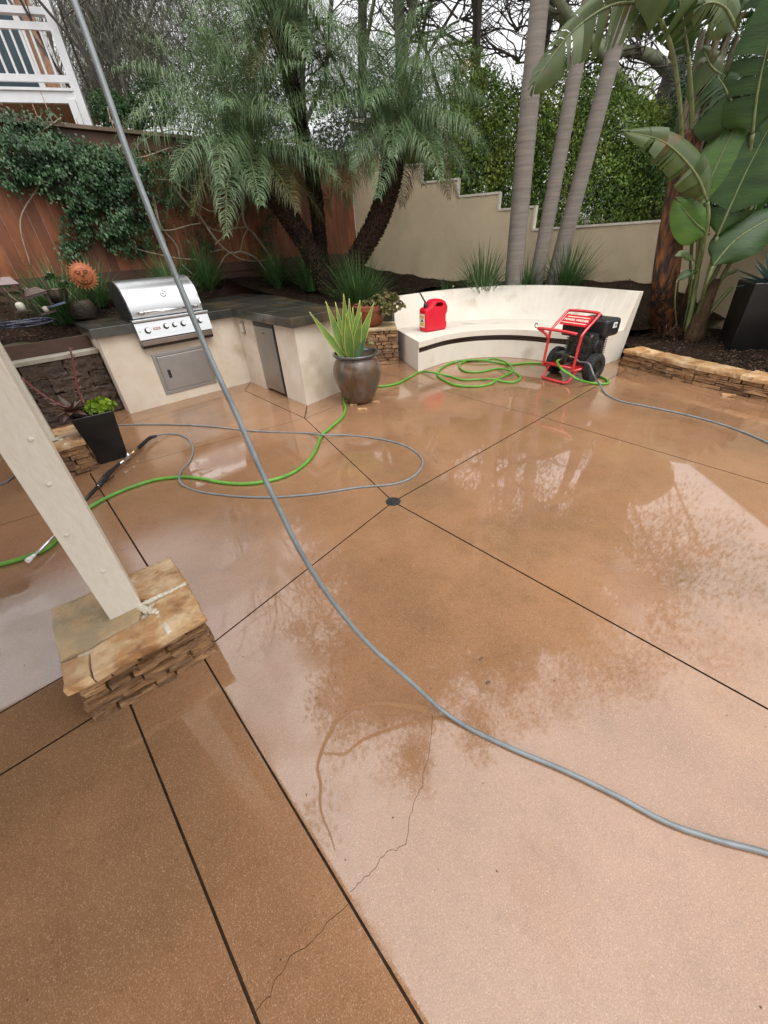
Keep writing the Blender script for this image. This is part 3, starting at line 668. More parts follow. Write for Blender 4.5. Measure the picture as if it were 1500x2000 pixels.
build(mb, 'tile_band', mat('brown_mosaic', (.055, .022, .012), (.03, .015, .01), rough=.2, scale=30), bn)
mb = MB(); p = np.array(bt[16]) ; p = G(884, 562, BZ) + np.array([.02, .05, .012]); mb.lathe(p, [(.004, -.012), (.018, -.004), (.02, .006), (.012, .016), (.002, .02)], 10)
tag(build(mb, 'pebble', M_CAP, origin=p, smooth=True), 'small white pebble lying on top of the curved bench back', 'pebble')

# ================================================================== GAS CAN
gp = G(845, 645, SZ); gx = np.array([.88, .47, 0]); gx /= np.linalg.norm(gx); gy = np.array([-gx[1], gx[0], 0]); gz = np.array([0, 0, 1.])
gcn = thing('gas_can', 'red plastic gasoline can with a black pour spout sitting on the curved bench', 'gas can', (gp[0], gp[1], SZ + .004))
gcc = np.array([gp[0], gp[1], SZ + .005])
GK = 1.24
def gl(x, z, y=0): return gcc + (gx * x + gy * y + gz * z) * GK
out = [(-.155, .015), (-.145, 0), (.145, 0), (.16, .02), (.16, .07), (.145, .10), (.145, .175), (.165, .205), (.168, .265), (.135, .315), (.075, .345), (-.02, .340), (-.06, .315), (-.085, .275), (-.145, .255), (-.158, .24)]
hole = [(-.03, .275), (.075, .262), (.105, .285), (.07, .312), (-.005, .312)]
# body as two halves around the handle hole
HY = .085
bm = bmesh.new()
def ring(pts, y): return [bm.verts.new(gl(x, z, y)) for x, z in pts]
def inset(pts, k):
    c = np.mean(np.array(pts), axis=0); return [(c[0] + (x - c[0]) * k, c[1] + (z - c[1]) * k) for x, z in pts]
for sgn in (-1, 1):
    pass
ys = [-HY, -HY + .02, HY - .02, HY]; rings = [ring(inset(out, .93), ys[0]), ring(out, ys[1]), ring(out, ys[2]), ring(inset(out, .93), ys[3])]
for a, b in zip(rings[:-1], rings[1:]):
    for i in range(len(out)): bm.faces.new((a[i], a[(i + 1) % len(out)], b[(i + 1) % len(out)], b[i]))
bm.faces.new(rings[0][::-1]); bm.faces.new(rings[-1])
bmesh.ops.recalc_face_normals(bm, faces=bm.faces)
me = bpy.data.meshes.new('can_body'); bm.to_mesh(me); bm.free()
can = link('can_body', me); cm = MB(); cm.extr([gl(x, z, -.2) for x, z in hole], gy * .4); ctr = build(cm, 'c', M_REDP)
b1 = can.modifiers.new('h', 'BOOLEAN'); b1.object = ctr; b1.operation = 'DIFFERENCE'; b1.solver = 'EXACT'
dg = bpy.context.evaluated_depsgraph_get(); me2 = bpy.data.meshes.new_from_object(can.evaluated_get(dg)); bpy.data.objects.remove(can); bpy.data.objects.remove(ctr)
me2.transform(Matrix.Translation(-gcn.location)); me2.materials.clear(); me2.materials.append(M_REDP)
can = link('can_body', me2, gcn); bv = can.modifiers.new('b', 'BEVEL'); bv.width = .012; bv.segments = 3; bv.limit_method = 'ANGLE'; bv.angle_limit = R(40)
me2.polygons.foreach_set('use_smooth', [True] * len(me2.polygons)); me2.set_sharp_from_angle(angle=R(50))
spb = gl(-.105, .262)
mb = MB(); mb.lathe(spb, [(.032, -.005), (.034, .035), (.025, .06), (.015, .072)], 18, (-.3 * gx[0], -.3 * gx[1], 1)); build(mb, 'spout_collar', M_BLACK, gcn, autosm=40)
mb = MB(); mb.tube([spb + gz * .04, spb + gz * .08 - gx * .02, spb + gz * .22 - gx * .12], [.017, .013, .010], 12); build(mb, 'spout', M_BLACK, gcn, smooth=True)
lx = -.1595
mb = MB(); mb.box(gl(-.1605, .125), gy, gx, gz, .062, .0015, .093); lb = build(mb, 'warning_label', M_LABEL, gcn)
mb = MB()
for k, (a, h, y0) in enumerate(((.168, .012, 0), (.084, .016, 0))): mb.box(gl(-.1622, a, y0), gy, gx, gz, .045, .0006, h * 1.24)
build(mb, 'label_print', mat('label_yellow', (.70, .42, .08), rough=.5), lb)
mb = MB(); mb.extr([gl(-.1632, .113, -.025), gl(-.1632, .113, .025), gl(-.1632, .148, 0)], -gx * .001); build(mb, 'hazard_sign', M_BLACK, lb)

# ================================================================== PRESSURE WASHER
wc = (G(1150, 744) + G(1085, 727)) / 2
ax_ = np.array([.50, -.866, 0]); ay_ = np.array([.866, .50, 0])
wash = thing('pressure_washer', 'red-framed pressure washer with black petrol engine and two wheels in front of the bench', 'pressure washer', (wc[0], wc[1], 0))
def wl(x, y, z): return np.array([wc[0], wc[1], 0]) + ax_ * x + ay_ * y + np.array([0, 0, z])
WR = .165
for sx in (-1, 1):
    c_ = wl(sx * .275, 0, WR)
    mb = MB(); pr = [(WR * .58, -.045), (WR * .80, -.055), (WR * .96, -.046), (WR, -.028), (WR, .028), (WR * .96, .046), (WR * .80, .055), (WR * .58, .045)]
    mb.lathe(c_, pr + [pr[0]], 40, ax_, cap=False)
    for k in range(28):
        t = 2 * math.pi * k / 28; d_ = ay_ * math.cos(t) + np.array([0, 0, 1.]) * math.sin(t); tt = -ay_ * math.sin(t) + np.array([0, 0, 1.]) * math.cos(t)
        mb.box(c_ + d_ * (WR + .001), ax_, tt, d_, .036, .009, .004)
    wh = build(mb, 'wheel', M_RUB, wash, autosm=35)
    mb = MB(); mb.lathe(c_, [(WR * .60, -.03), (WR * .58, -.035), (WR * .50, -.02), (WR * .2, -.014), (WR * .18, -.05), (.01, -.05)], 28, ax_, cap=False)
    mb.lathe(c_, [(WR * .60, .03), (WR * .58, .035), (WR * .50, .02), (WR * .2, .014), (WR * .18, .05), (.01, .05)], 28, ax_); build(mb, 'rim', M_BLACK, wh, autosm=35)
mb = MB(); mb.tube([wl(-.28, 0, WR), wl(.28, 0, WR)], .011, 12); build(mb, 'axle', M_STEELD, wash)
TR = .0165
def pipe(pts, r_=TR, n=6): return MB().tube(cr(pts, n), r_, 14)
mb = MB()
mb.tube(cr([wl(-.21, -.30, .16), wl(-.22, -.335, .17), wl(-.22, -.34, .22), wl(-.22, -.32, .52), wl(-.22, -.29, .60), wl(-.22, -.10, .735), wl(-.215, -.06, .765), wl(-.19, -.04, .78), wl(0, -.035, .785),
                 wl(.19, -.04, .78), wl(.215, -.06, .765), wl(.22, -.10, .735), wl(.22, -.29, .60), wl(.22, -.32, .52), wl(.22, -.34, .22), wl(.22, -.335, .17), wl(.21, -.30, .16)], 6), TR, 14)
for sx in (-1, 1): mb.tube([wl(sx * .21, -.33, .165), wl(sx * .21, .25, .165)], TR, 12)
mb.tube([wl(-.22, -.335, .20), wl(.22, -.335, .20)], TR, 12); mb.tube([wl(-.21, .25, .165), wl(.21, .25, .165)], TR, 12)
mb.tube(cr([wl(-.20, -.24, .15), wl(-.20, -.31, .05), wl(-.19, -.34, .022), wl(-.15, -.365, .02), wl(.12, -.365, .02), wl(.16, -.355, .022), wl(.19, -.33, .04), wl(.20, -.24, .15)], 6), TR, 14)
build(mb, 'frame', M_RED, wash, smooth=True)
mb = MB(); mb.tube(cr([wl(-.215, -.335, .49), wl(-.25, -.36, .545), wl(-.33, -.40, .60), wl(-.33, -.41, .605)], 6), TR, 14)
mb.tube(cr([wl(-.34, -.40, .605), wl(-.25, -.385, .607), wl(.02, -.35, .60), wl(.16, -.32, .585)], 6), TR * 1.1, 14); build(mb, 'handle_bar', M_RED, wash, smooth=True)
mb = MB(); mb.tube(cr([wl(-.35, -.41, .61), wl(-.375, -.42, .615), wl(-.385, -.42, .645), wl(-.365, -.42, .665), wl(-.345, -.42, .65)], 5), .005, 8); build(mb, 'hose_hook', M_BLACK, wash, smooth=True)
mb = MB(); mb.box(wl(0, 0, .165), ax_, ay_, (0, 0, 1), .20, .24, .008); build(mb, 'base_plate', M_RED, wash, bevel=.004)
# sign between the upper tubes
sn = np.array([0, 0, 0.]); pa, pb = wl(0, -.095, .742), wl(0, -.215, .652); sv = (pa - pb); sl_ = np.linalg.norm(sv); sv /= sl_; nr = np.cross(ax_, sv)
if nr[2] < 0: nr = -nr
mb = MB(); mb.box((pa + pb) / 2, ax_, sv, nr, .185, sl_ / 2 + .005, .003); sg = build(mb, 'name_plate', M_RED, wash)
mb = MB(); cpl = (pa + pb) / 2 + nr * .0045
for k, (yy, hh, xs) in enumerate(((.045, .006, .15), (-.045, .005, .16))): mb.box(cpl + sv * yy, ax_, sv, nr, xs, hh, .001)
build(mb, 'plate_stripe', M_CAP, sg)
text_mesh('POWER WASHER', .042, M_CAP, 'plate_lettering', sg, cpl, ax_, sv, .0006, .0015)
# engine
mb = MB(); mb.box(wl(.05, .07, .38), ax_, ay_, (0, 0, 1), .16, .16, .17); eng = build(mb, 'engine_block', M_ALU, wash, bevel=.03, seg=3)
mb = MB()
for k in range(11): mb.box(wl(.05, .07, .26 + .022 * k), ax_, ay_, (0, 0, 1), .172, .172, .004)
build(mb, 'cooling_fin', M_ALU, eng, bevel=.001)
mb = MB(); mb.lathe(wl(.215, .07, .39), [(.095, -.05), (.10, 0), (.09, .025), (.06, .032), (.055, .024), (.02, .024)], 36, ax_)
build(mb, 'recoil_housing', M_BLACK, wash, autosm=35)
mb = MB()
for k in range(16):
    t = 2 * math.pi * k / 16; d_ = ay_ * math.cos(t) + np.array([0, 0, 1.]) * math.sin(t); mb.box(wl(.215, .07, .39) + ax_ * .0335 + d_ * .045, d_, np.cross(ax_, d_), ax_, .025, .004, .003)
build(mb, 'recoil_grille', M_ALU, wash)
mb = MB(); mb.box(wl(.08, .20, .60), ax_, ay_, (0, 0, 1), .20, .15, .10); tk = build(mb, 'fuel_tank', M_BLACK, wash, bevel=.04, seg=4)
mb = MB(); mb.lathe(wl(.06, .20, .702), [(.035, 0), (.035, .02), (.028, .026)], 20); build(mb, 'fuel_cap', M_BLACK, tk, autosm=40)
mb = MB(); mb.box(wl(.2815, .22, .63), ay_, ax_, (0, 0, 1), .038, .002, .03); tl = build(mb, 'tank_sticker', M_WHITE, tk)
mb = MB(); mb.box(wl(.284, .22, .63), ay_, ax_, (0, 0, 1), .008, .0005, .018); mb.box(wl(.284, .245, .63), ay_, ax_, (0, 0, 1), .006, .0005, .010); build(mb, 'sticker_print', M_BLACK, tl)
mb = MB(); mb.box(wl(-.07, -.04, .58), ax_, ay_, (0, 0, 1), .135, .08, .075); build(mb, 'air_filter_box', M_BLACK, wash, bevel=.018, seg=3)
mb = MB(); mb.box(wl(.12, .0, .50), ax_, ay_, (0, 0, 1), .10, .05, .045)
for k in range(7): mb.box(wl(.04 + .027 * k, -.052, .50), ax_, ay_, (0, 0, 1), .006, .004, .04)
build(mb, 'muffler', M_ALU, wash, bevel=.006)
mb = MB(); mb.box(wl(-.06, -.17, .27), ax_, ay_, (0, 0, 1), .09, .075, .055); mb.lathe(wl(-.06, -.10, .28), [(.075, -.0), (.08, .03), (.08, .09)], 20, ay_); pump = build(mb, 'pump', M_ALU, wash, bevel=.008)
mb = MB(); mb.lathe(wl(-.10, -.245, .30), [(.03, 0), (.034, -.02), (.03, -.05), (.02, -.05)], 18, ay_); mb.lathe(wl(-.02, -.245, .26), [(.018, 0), (.018, -.05), (.012, -.06)], 14, ay_); build(mb, 'pump_fitting', M_BLACK, pump, autosm=40)
mb = MB(); mb.lathe(wl(.02, -.19, .29), [(.016, 0), (.016, .03), (.02, .034), (.02, .05)], 14, ax_); build(mb, 'outlet_coupler', M_BRASS, pump)
for sx in (-.14, .12):
    mb = MB(); mb.lathe(wl(sx, -.365, 0), [(.022, 0), (.02, .02)], 14); build(mb, 'rubber_foot', M_RUB, wash)

# ================================================================== HOSES
def hose(name, pts, r_, mtl, label, n=10, sides=12):
    P = cr(pts, n); mb = MB(); mb.tube(P, r_, sides); o = build(mb, name, mtl, smooth=True, origin=P[0]); return tag(o, label, 'hose')
GR = .0145
def gh(x, y, lift=0):
    return G(x, y, GR + lift)
lo = [wl(-.02, -.29, .262), wl(-.02, -.34, .24), AD(1098, 722, 4.75), AD(1112, 731, 4.7), AD(1130, 742, 4.68), gh(1155, 748, .01), gh(1177, 750), gh(1188, 748), gh(1184, 741), gh(1170, 735), gh(1150, 728), gh(1110, 716), gh(1060, 710), gh(1030, 709), gh(995, 712), gh(970, 708),
      gh(945, 704, .02), gh(915, 703.5, .02), gh(885, 708), gh(862, 719), gh(854, 731), gh(866, 742), gh(890, 752), gh(925, 755), gh(955, 751), gh(972, 741, .02), gh(985, 734, .02), gh(1000, 726, .03), gh(999, 716, .03), gh(985, 706, .02), gh(965, 700.5, .01), gh(947, 703), gh(915, 705), gh(900, 710),
      gh(898, 718), gh(912, 726), gh(940, 726), gh(972, 720), gh(998, 724, .03), gh(1013, 732), gh(1016, 739), gh(1005, 746), gh(985, 746), gh(965, 741, .02), gh(940, 741), gh(905, 742), gh(875, 734), gh(850, 728.5, .03), gh(822, 726), gh(800, 737), gh(775, 749), gh(750, 754), gh(715, 757), gh(690, 764), gh(672, 780), gh(675, 796),
      gh(669, 814), gh(645, 836), gh(628, 851), gh(617, 878), gh(600, 902), gh(570, 924), gh(530, 938), gh(480, 945), gh(430, 942), gh(390, 934), gh(350, 932), gh(300, 938), gh(240, 958), gh(185, 985), gh(140, 1018), gh(100, 1065), gh(60, 1085), gh(0, 1103), gh(-60, 1118), gh(-200, 1150)]
hose('garden_hose', lo, GR, M_GREENH, 'bright green garden hose coiled by the bench and winding across the wet patio', 8)
YR = .0080
def yh(x, y, lift=0): return G(x, y, YR + lift)
gl1 = [yh(-120, 985), yh(0, 946), yh(20, 936), yh(60, 905), yh(110, 868), yh(170, 838), yh(240, 830), yh(320, 829), yh(400, 832), yh(500, 842), yh(600, 846), yh(628, 849, .036), yh(680, 850), yh(740, 857), yh(790, 870), yh(820, 890), yh(825, 908), yh(808, 930), yh(770, 945), yh(700, 952), yh(620, 964), yh(540, 971), yh(470, 970),
       yh(400, 962), yh(362, 950), yh(350, 937, .036), yh(354, 920), yh(370, 902), yh(377, 880), yh(370, 860), yh(350, 849), yh(325, 847, .01), yh(306, 851, .03)]
hose('pressure_hose', gl1, YR, M_GREYH, 'thin grey pressure hose looping on the patio and ending at the spray gun', 8)
gl2 = [wl(.05, -.19, .29), wl(.12, -.20, .29), wl(.20, -.21, .26), AD(1150, 710, 4.55), AD(1160, 733, 4.45), yh(1172, 752, .03), yh(1186, 771), yh(1215, 784), yh(1270, 795), yh(1340, 810), yh(1400, 826), yh(1460, 847), yh(1520, 874), yh(1640, 930),
       yh(1900, 1150), yh(2100, 1500), yh(2000, 1800), yh(1750, 1775), yh(1600, 1712), yh(1500, 1667), yh(1400, 1640), yh(1300, 1605), yh(1200, 1552), yh(1100, 1504), yh(1000, 1462), yh(920, 1424), AD(862, 1386, 1.565), AD(800, 1330, 1.53), AD(720, 1258, 1.47), AD(650, 1175, 1.40),
       AD(590, 1083, 1.32), AD(548, 1000, 1.28), AD(505, 908, 1.25), AD(462, 810, 1.22), AD(430, 742, 1.20), AD(400, 675, 1.18), AD(352, 560, 1.15), AD(305, 445, 1.12), AD(250, 300, 1.09), AD(205, 170, 1.06), AD(170, 70, 1.04), AD(138, -20, 1.03), AD(90, -190, 1.03), AD(40, -420, 1.04), AD(-20, -700, 1.05)]
hose('pressure_hose', gl2, .0088, M_GREYH, 'long thick grey hose rising off the patio through the whole picture to its top edge', 10, 16)

# ---- spray gun
sgp = G(243, 905, .04)
gun = thing('spray_gun', 'black pressure washer spray gun with long lance lying across the green hose', 'spray gun', (sgp[0], sgp[1], 0))
mb = MB(); P = cr([G(306, 851, .035), G(292, 856, .04), G(278, 868, .045), G(270, 876, .045)], 5); mb.tube(P, .014, 12)
for k in range(2, len(P) - 1, 1): mb.tube([P[k] - (P[k] - P[k - 1]) * .25, P[k] + (P[k] - P[k - 1]) * .2], .0185, 12)
build(mb, 'strain_relief', M_BLACK, gun, smooth=False)
mb = MB(); mb.tube([G(270, 876, .045), G(263, 881, .045), G(257, 886, .045)], [.011, .015, .011], 12); build(mb, 'brass_coupling', M_BRASS, gun, smooth=True)
mb = MB(); mb.tube([G(258, 885, .045), G(250, 893, .045), G(243, 899, .045), G(232, 907, .045)], [.010, .017, .012, .010], 12); mb.tube([G(252, 891, .05), G(247, 884, .075)], [.014, .016], 10); build(mb, 'quick_connect', M_CHROME, gun, smooth=True)
mb = MB(); mb.tube(cr([G(233, 906, .05), G(222, 916, .055), G(212, 925, .055), G(203, 936, .05), G(193, 948, .045)], 4), [.014] * 5 + [.02] * 5 + [.026] * 4 + [.022] * 3, 12); build(mb, 'grip', M_BLACK, gun, smooth=True)
mb = MB(); mb.tube([G(205, 930, .05), G(212, 938, .03), G(222, 930, .02)], .006, 8); build(mb, 'trigger', M_BLACK, gun)
mb = MB(); mb.tube([G(195, 946, .045), G(190, 952, .045)], .011, 12); mb.tube([G(158, 984, .045), G(105, 1048, .045), G(66, 1086, .045)], .0075, 12); build(mb, 'lance', M_CHROME, gun, smooth=True)
mb = MB(); mb.tube([G(191, 951, .045), G(158, 984, .045)], .015, 12); build(mb, 'lance_sleeve', M_BLACK, gun, smooth=True)
mb = MB(); mb.tube([G(68, 1084, .045), G(62, 1088, .045), G(58, 1092, .045), G(53, 1096, .045)], [.011, .011, .017, .017], 16); build(mb, 'nozzle', M_WHITE, gun)

# ================================================================== DRAIN
dp = G(768, 980)
dr = thing('floor_drain', 'round dark metal floor drain where the patio joints meet', 'drain', (dp[0], dp[1], 0))
mb = MB(); mb.lathe((dp[0], dp[1], 0), [(.052, -.01), (.056, .002), (.056, .004), (.047, .0045)], 40); build(mb, 'drain_frame', M_DRAIN, dr, autosm=40)
mb = MB(); mb.lathe((dp[0], dp[1], 0), [(.046, .003), (.046, .006)], 36)
build(mb, 'drain_grate', M_DRAIN, dr)
mb = MB()
for rr, nn in ((.038, 22), (.027, 15), (.015, 8)):
    for k in range(nn):
        t = 2 * math.pi * k / nn; c_, s_ = math.cos(t), math.sin(t); mb.box((dp[0] + rr * c_, dp[1] + rr * s_, .0062), (c_, s_, 0), (-s_, c_, 0), (0, 0, 1), .0038, .0022, .0006)
build(mb, 'drain_slot', M_DARK, dr)

# ================================================================== STONE PIERS WITH POSTS
def ledge(mb, p0, p1, out, z0, z1, rows, thick=.05, bl=(.10, .28), amp=.009, seg=.03, ret=True, taper=0.0):
    p0 = np.array(p0, float)[:2]; p1 = np.array(p1, float)[:2]; d = p1 - p0; L_ = np.linalg.norm(d); d /= L_; o = np.array(out, float)[:2]
    hs_ = [random.uniform(.75, 1.3) for _ in range(rows)]; tot = sum(hs_); z = z0
    for r_ in range(rows):
        h = hs_[r_] / tot * (z1 - z0); x = -thick if ret else 0; fr_ = (z + h / 2 - z0) / (z1 - z0); tp_ = taper * fr_
        X0, X1 = x + tp_, L_ + (thick if ret else 0) - tp_; x = X0
        while x < X1 - .01:
            w_ = random.uniform(*bl); 
            if X1 - x - w_ < .05: w_ = X1 - x
            k = random.uniform(-.4, .6) * thick * .5 - tp_
            c_ = p0 + d * (x + w_ / 2) + o * (thick / 2 - .015 + k / 2)
            hh = h; zz = z
            if random.random() < .25 and w_ > .12:
                for q in (0, 1): mb.rbox((c_[0], c_[1], z + h * (.25 + .5 * q)), (*d, 0), (*o, 0), (0, 0, 1), w_ / 2 - .003, thick / 2 + .02 + k / 2, h / 4 - .0015, seg, amp * .8)
            else: mb.rbox((c_[0], c_[1], z + h / 2), (*d, 0), (*o, 0), (0, 0, 1), w_ / 2 - .003, thick / 2 + .02 + k / 2, h / 2 - .002, seg, amp)
            x += w_
        z += h
def slab(mb, poly, z0, z1, seg=.035, amp=.008, edge=.012):
    # a flagstone: irregular outline with a gently uneven top
    P = [np.array(q, float)[:2] for q in poly]; c = sum(P) / len(P); ring_ = []
    for a, b in zip(P, P[1:] + P[:1]):
        k = max(1, int(np.linalg.norm(b - a) / seg))
        for i in range(k):
            q = a + (b - a) * i / k; nv = noise.noise_vector(Vector((q[0] * 11, q[1] * 11, 3))); ring_.append(q + np.array([nv[0], nv[1]]) * edge)
    n = len(ring_); vs = []; rows = [(1.0, z0, 0), (1.012, (z0 + z1) / 2, 0), (.995, z1 - .004, 0), (.97, z1, 1), (.8, z1, 1), (.6, z1, 1), (.4, z1, 1), (.2, z1, 1)]
    for k_, z, f in rows:
        for q in ring_:
            p = c + (q - c) * k_; zz = z + (noise.noise(Vector((p[0] * 14, p[1] * 14, 1))) * amp if f else noise.noise(Vector((p[0] * 30, p[1] * 30, z * 30))) * .004); vs.append((p[0], p[1], zz))
    vs.append((c[0], c[1], z1)); fs = [tuple(range(n))[::-1]]
    for r_ in range(len(rows) - 1): fs += [(r_ * n + i, r_ * n + (i + 1) % n, (r_ + 1) * n + (i + 1) % n, (r_ + 1) * n + i) for i in range(n)]
    fs += [((len(rows) - 1) * n + i, (len(rows) - 1) * n + (i + 1) % n, len(rows) * n) for i in range(n)]
    mb.add(vs, fs)
PZ = .265
def stone_pier(c, ux, hw, name, label, near=True, hgt=PZ):
    ux = np.array(ux) / np.linalg.norm(ux); uy = np.array([-ux[1], ux[0]]); c = np.array(c)[:2]
    t = thing(name, label, 'stone base', (c[0], c[1], 0), 'stone pier bases under the posts')
    def q(x, y): return c + ux * x + uy * y
    mb = MB(); mb.prism([q(-hw + .03, -hw + .03), q(hw - .03, -hw + .03), q(hw - .03, hw - .03), q(-hw + .03, hw - .03)], 0, hgt - .045); build(mb, 'mortar_core', M_GROUT, t)
    mb = MB(); mb.prism([q(-hw, -hw), q(hw, -hw), q(hw, hw), q(-hw, hw)], hgt - .043, hgt - .022); build(mb, 'mortar_bed', M_MORTAR, t)
    mb = MB(); rows = 6; sg_ = .022 if near else .04
    for a, b, o in ((q(-hw, -hw), q(hw, -hw), -uy), (q(hw, -hw), q(hw, hw), ux), (q(hw, hw), q(-hw, hw), uy), (q(-hw, hw), q(-hw, -hw), -ux)):
        ledge(mb, a, b, o, 0.0, hgt - .045, rows, .045, (.08, .22), .011, sg_, taper=.02)
    build(mb, 'ledge_stone', M_STONE, t, autosm=30)
    H = hw + .058; ca = MB(); cb = MB(); m_ = MB()
    slab(ca, [q(-H * .62, -H * 1.0), q(H, -H), q(H * 1.0, -.01), q(.12, -.02), q(.08, -.10), q(-H * .6, -.13)], hgt - .045, hgt)
    slab(ca, [q(.10, .01), q(H, .01), q(H * .98, H), q(.0, H), q(-.02, .1)], hgt - .045, hgt + .002)
    slab(ca, [q(-H, -H * .98), q(-H * .65, -H * 1.0), q(-H * .63, -.14), q(-H, -.12)], hgt - .045, hgt - .003)
    slab(cb, [q(-H, -.105), q(.03, -.10), q(.07, .02), q(-.04, .12), q(-.02, H), q(-H, H)], hgt - .045, hgt - .002)
    build(ca, 'capstone', M_FLAG, t, autosm=40); build(cb, 'capstone', M_FLAGG, t, autosm=40)
    P = [q(.05, -.0), q(.12, -.02), q(H - .01, -.003)]; mm = MB()
    for pts_, w_ in (([q(.05, .002), q(.13, .006), q(.19, -.002), q(H - .008, .002)], .007), ([q(.055, -.005), q(.075, -.05), q(.10, -.085), q(.115, -.13), q(.12, -H + .012)], .010)):
        Pm = cr([(*p_, 0) for p_ in pts_], 5)
        for a, b in zip(Pm[:-1], Pm[1:]):
            a, b = a[:2], b[:2]; L_ = np.linalg.norm(b - a); d = (b - a) / L_; wj = w_ * random.uniform(.7, 1.3)
            mm.rbox((*((a + b) / 2), hgt - .0095), (*d, 0), (-d[1], d[0], 0), (0, 0, 1), L_ / 2 + .006, wj * 1.25, .011, .012, .0025, 30, .1)
    build(mm, 'mortar_joint', M_MORTAR, t, smooth=True)
    return t, q
f0, f1 = G(215, 1385), G(420, 1265); fd = (f1 - f0)[:2]; fL = np.linalg.norm(fd); fd /= fL; fnn = np.array([-fd[1], fd[0]])
hw = fL / 2 - .018; pcen = (f0[:2] + f1[:2]) / 2 + fnn * fL / 2 - fd * .02
pier1, q1f = stone_pier(pcen, fd, hw, 'stone_pier', 'nearest stacked stone pier base with flagstone cap under the beige post')
p2 = G(184, 916)[:2] - fd * fL * .47 + fnn * fL * .47
pier2, q2f = stone_pier(p2, fd, hw * .95, 'stone_pier', 'stacked stone pier base beside the tall black planter, partly behind the post', near=False, hgt=.30)
def post(c, top, hw_, z0, label, grp='beige roof posts'):
    t = thing('roof_post', label, 'post', (c[0], c[1], z0), grp); c = np.array([c[0], c[1]]); tp = np.array(top)
    fx2, fy2 = fd, fnn; vs = []
    for k, (cc, z) in enumerate(((c, z0), (tp, 2.6))):
        for i, j in ((-1, -1), (1, -1), (1, 1), (-1, 1)): p = cc + fx2 * i * hw_ + fy2 * j * hw_; vs.append((p[0], p[1], z))
    mb = MB(); mb.add(vs, [(3, 2, 1, 0), (4, 5, 6, 7), (0, 1, 5, 4), (1, 2, 6, 5), (2, 3, 7, 6), (3, 0, 4, 7)]); build(mb, 'post_shaft', M_POST, t, bevel=.003)
    return t
pl, pr_ = G(215, 1211, PZ), G(277, 1180, PZ); pd = (pr_ - pl)[:2]; pw = np.linalg.norm(pd)
pcx = (pl[:2] + pr_[:2]) / 2 + fnn * pw / 2
def _lean(b, x, y):
    d = ray(x, y); t = (b[:2] @ d[:2]) / (d[:2] @ d[:2]); p = O3 + d * t; return (p - b)[:2] * (2.6 - b[2]) / (p[2] - b[2])
lean_ = (_lean(pr_, 64.5, 800) + _lean(pl, 2, 896)) / 2
# slight lean so that the post edges run as measured
tl_ = AD(64.5, 800, 1.3)
t1 = post(pcx, pcx + lean_, pw / 2, PZ - .005, 'nearest beige wooden post standing on the stone pier at left')
for (x, y) in ((96, 946), (130, 1045), (202, 1116), (60, 858)):
    d = ray(x, y); tt = ((pcx - fnn * (pw / 2)) @ fnn) / (d[:2] @ fnn); p = O3 + d * tt
    mb = MB(); mb.lathe(p, [(.009, -.003), (.009, .002), (.005, .005)], 12, (-fnn[0], -fnn[1], 0)); build(mb, 'screw_head', M_POST, t1, smooth=True)
p2c = p2 + fd * -.0
t2 = post(p2c, p2c, pw / 2, .295, 'beige wooden post on the farther stone pier, seen behind the nearest post')

# patio cover carried by the posts (above the frame, mirrored in the wet slab)
ed = (p2 - pcx); ed = ed / np.linalg.norm(ed); eo = np.array([ed[1], -ed[0]])
if eo @ np.array([1, 1]) < 0: eo = -eo
cov = thing('patio_cover', 'beige wooden patio roof carried by the two posts', 'patio cover', (pcx[0], pcx[1], 2.6))
def cv(a, b, z): p = pcx + ed * a + eo * b; return np.array([p[0], p[1], z])
mb = MB(); mb.box(cv(.5, 0, 2.69), (*ed, 0), (*eo, 0), (0, 0, 1), 3.0, .07, .09); build(mb, 'beam', M_ROOF, cov, bevel=.004)
mb = MB(); mb.box(cv(.3, -1.85, 2.90), (*ed, 0), (*eo, 0), (0, 0, 1), 3.1, 2.1, .02); build(mb, 'roof_deck', M_ROOF, cov)
for k in range(11):
    mb = MB(); mb.box(cv(-2.6 + .58 * k, -1.85, 2.83), (*ed, 0), (*eo, 0), (0, 0, 1), .022, 2.08, .047); build(mb, 'rafter', M_ROOF, cov)
mb = MB(); mb.box(cv(.3, .265, 2.85), (*ed, 0), (*eo, 0), (0, 0, 1), 3.1, .013, .08); build(mb, 'fascia', M_ROOF, cov)

# ================================================================== LEFT RETAINING WALL (split block) and planter board
u_l = -2.6
bw = thing('block_retaining_wall', 'low dark brown split-face block wall between the post and the grill island', 'retaining wall', UN(-1.0, .2))
mb = MB(); rows = 4; bh = .175
for r_ in range(rows):
    u = u_l - (.2 if r_ % 2 else 0)
    while u < -.03:
        w_ = min(.40, -.012 - u)
        if w_ > .03: mb.rbox(UN(u + w_ / 2, .36, bh * r_ + bh / 2), fx, fn, fz, w_ / 2 - .0025, .12, bh / 2 - .0015, .022, .020, 22, .05)
        u += .40
build(mb, 'split_block', M_BLOCK, bw, autosm=30)
mb = MB(); mb.box(UN((u_l - .012) / 2, .36, bh * 4 + .022), fx, fn, fz, (-.012 - u_l) / 2, .135, .022); build(mb, 'coping', M_CONC, bw, bevel=.004)
mb = MB(); mb.box(UN((u_l - .012) / 2, .44, bh * 4 + .115), fx, fn, fz, (-.012 - u_l) / 2, .02, .07); build(mb, 'timber_edging', M_TIMBER, bw, bevel=.003)

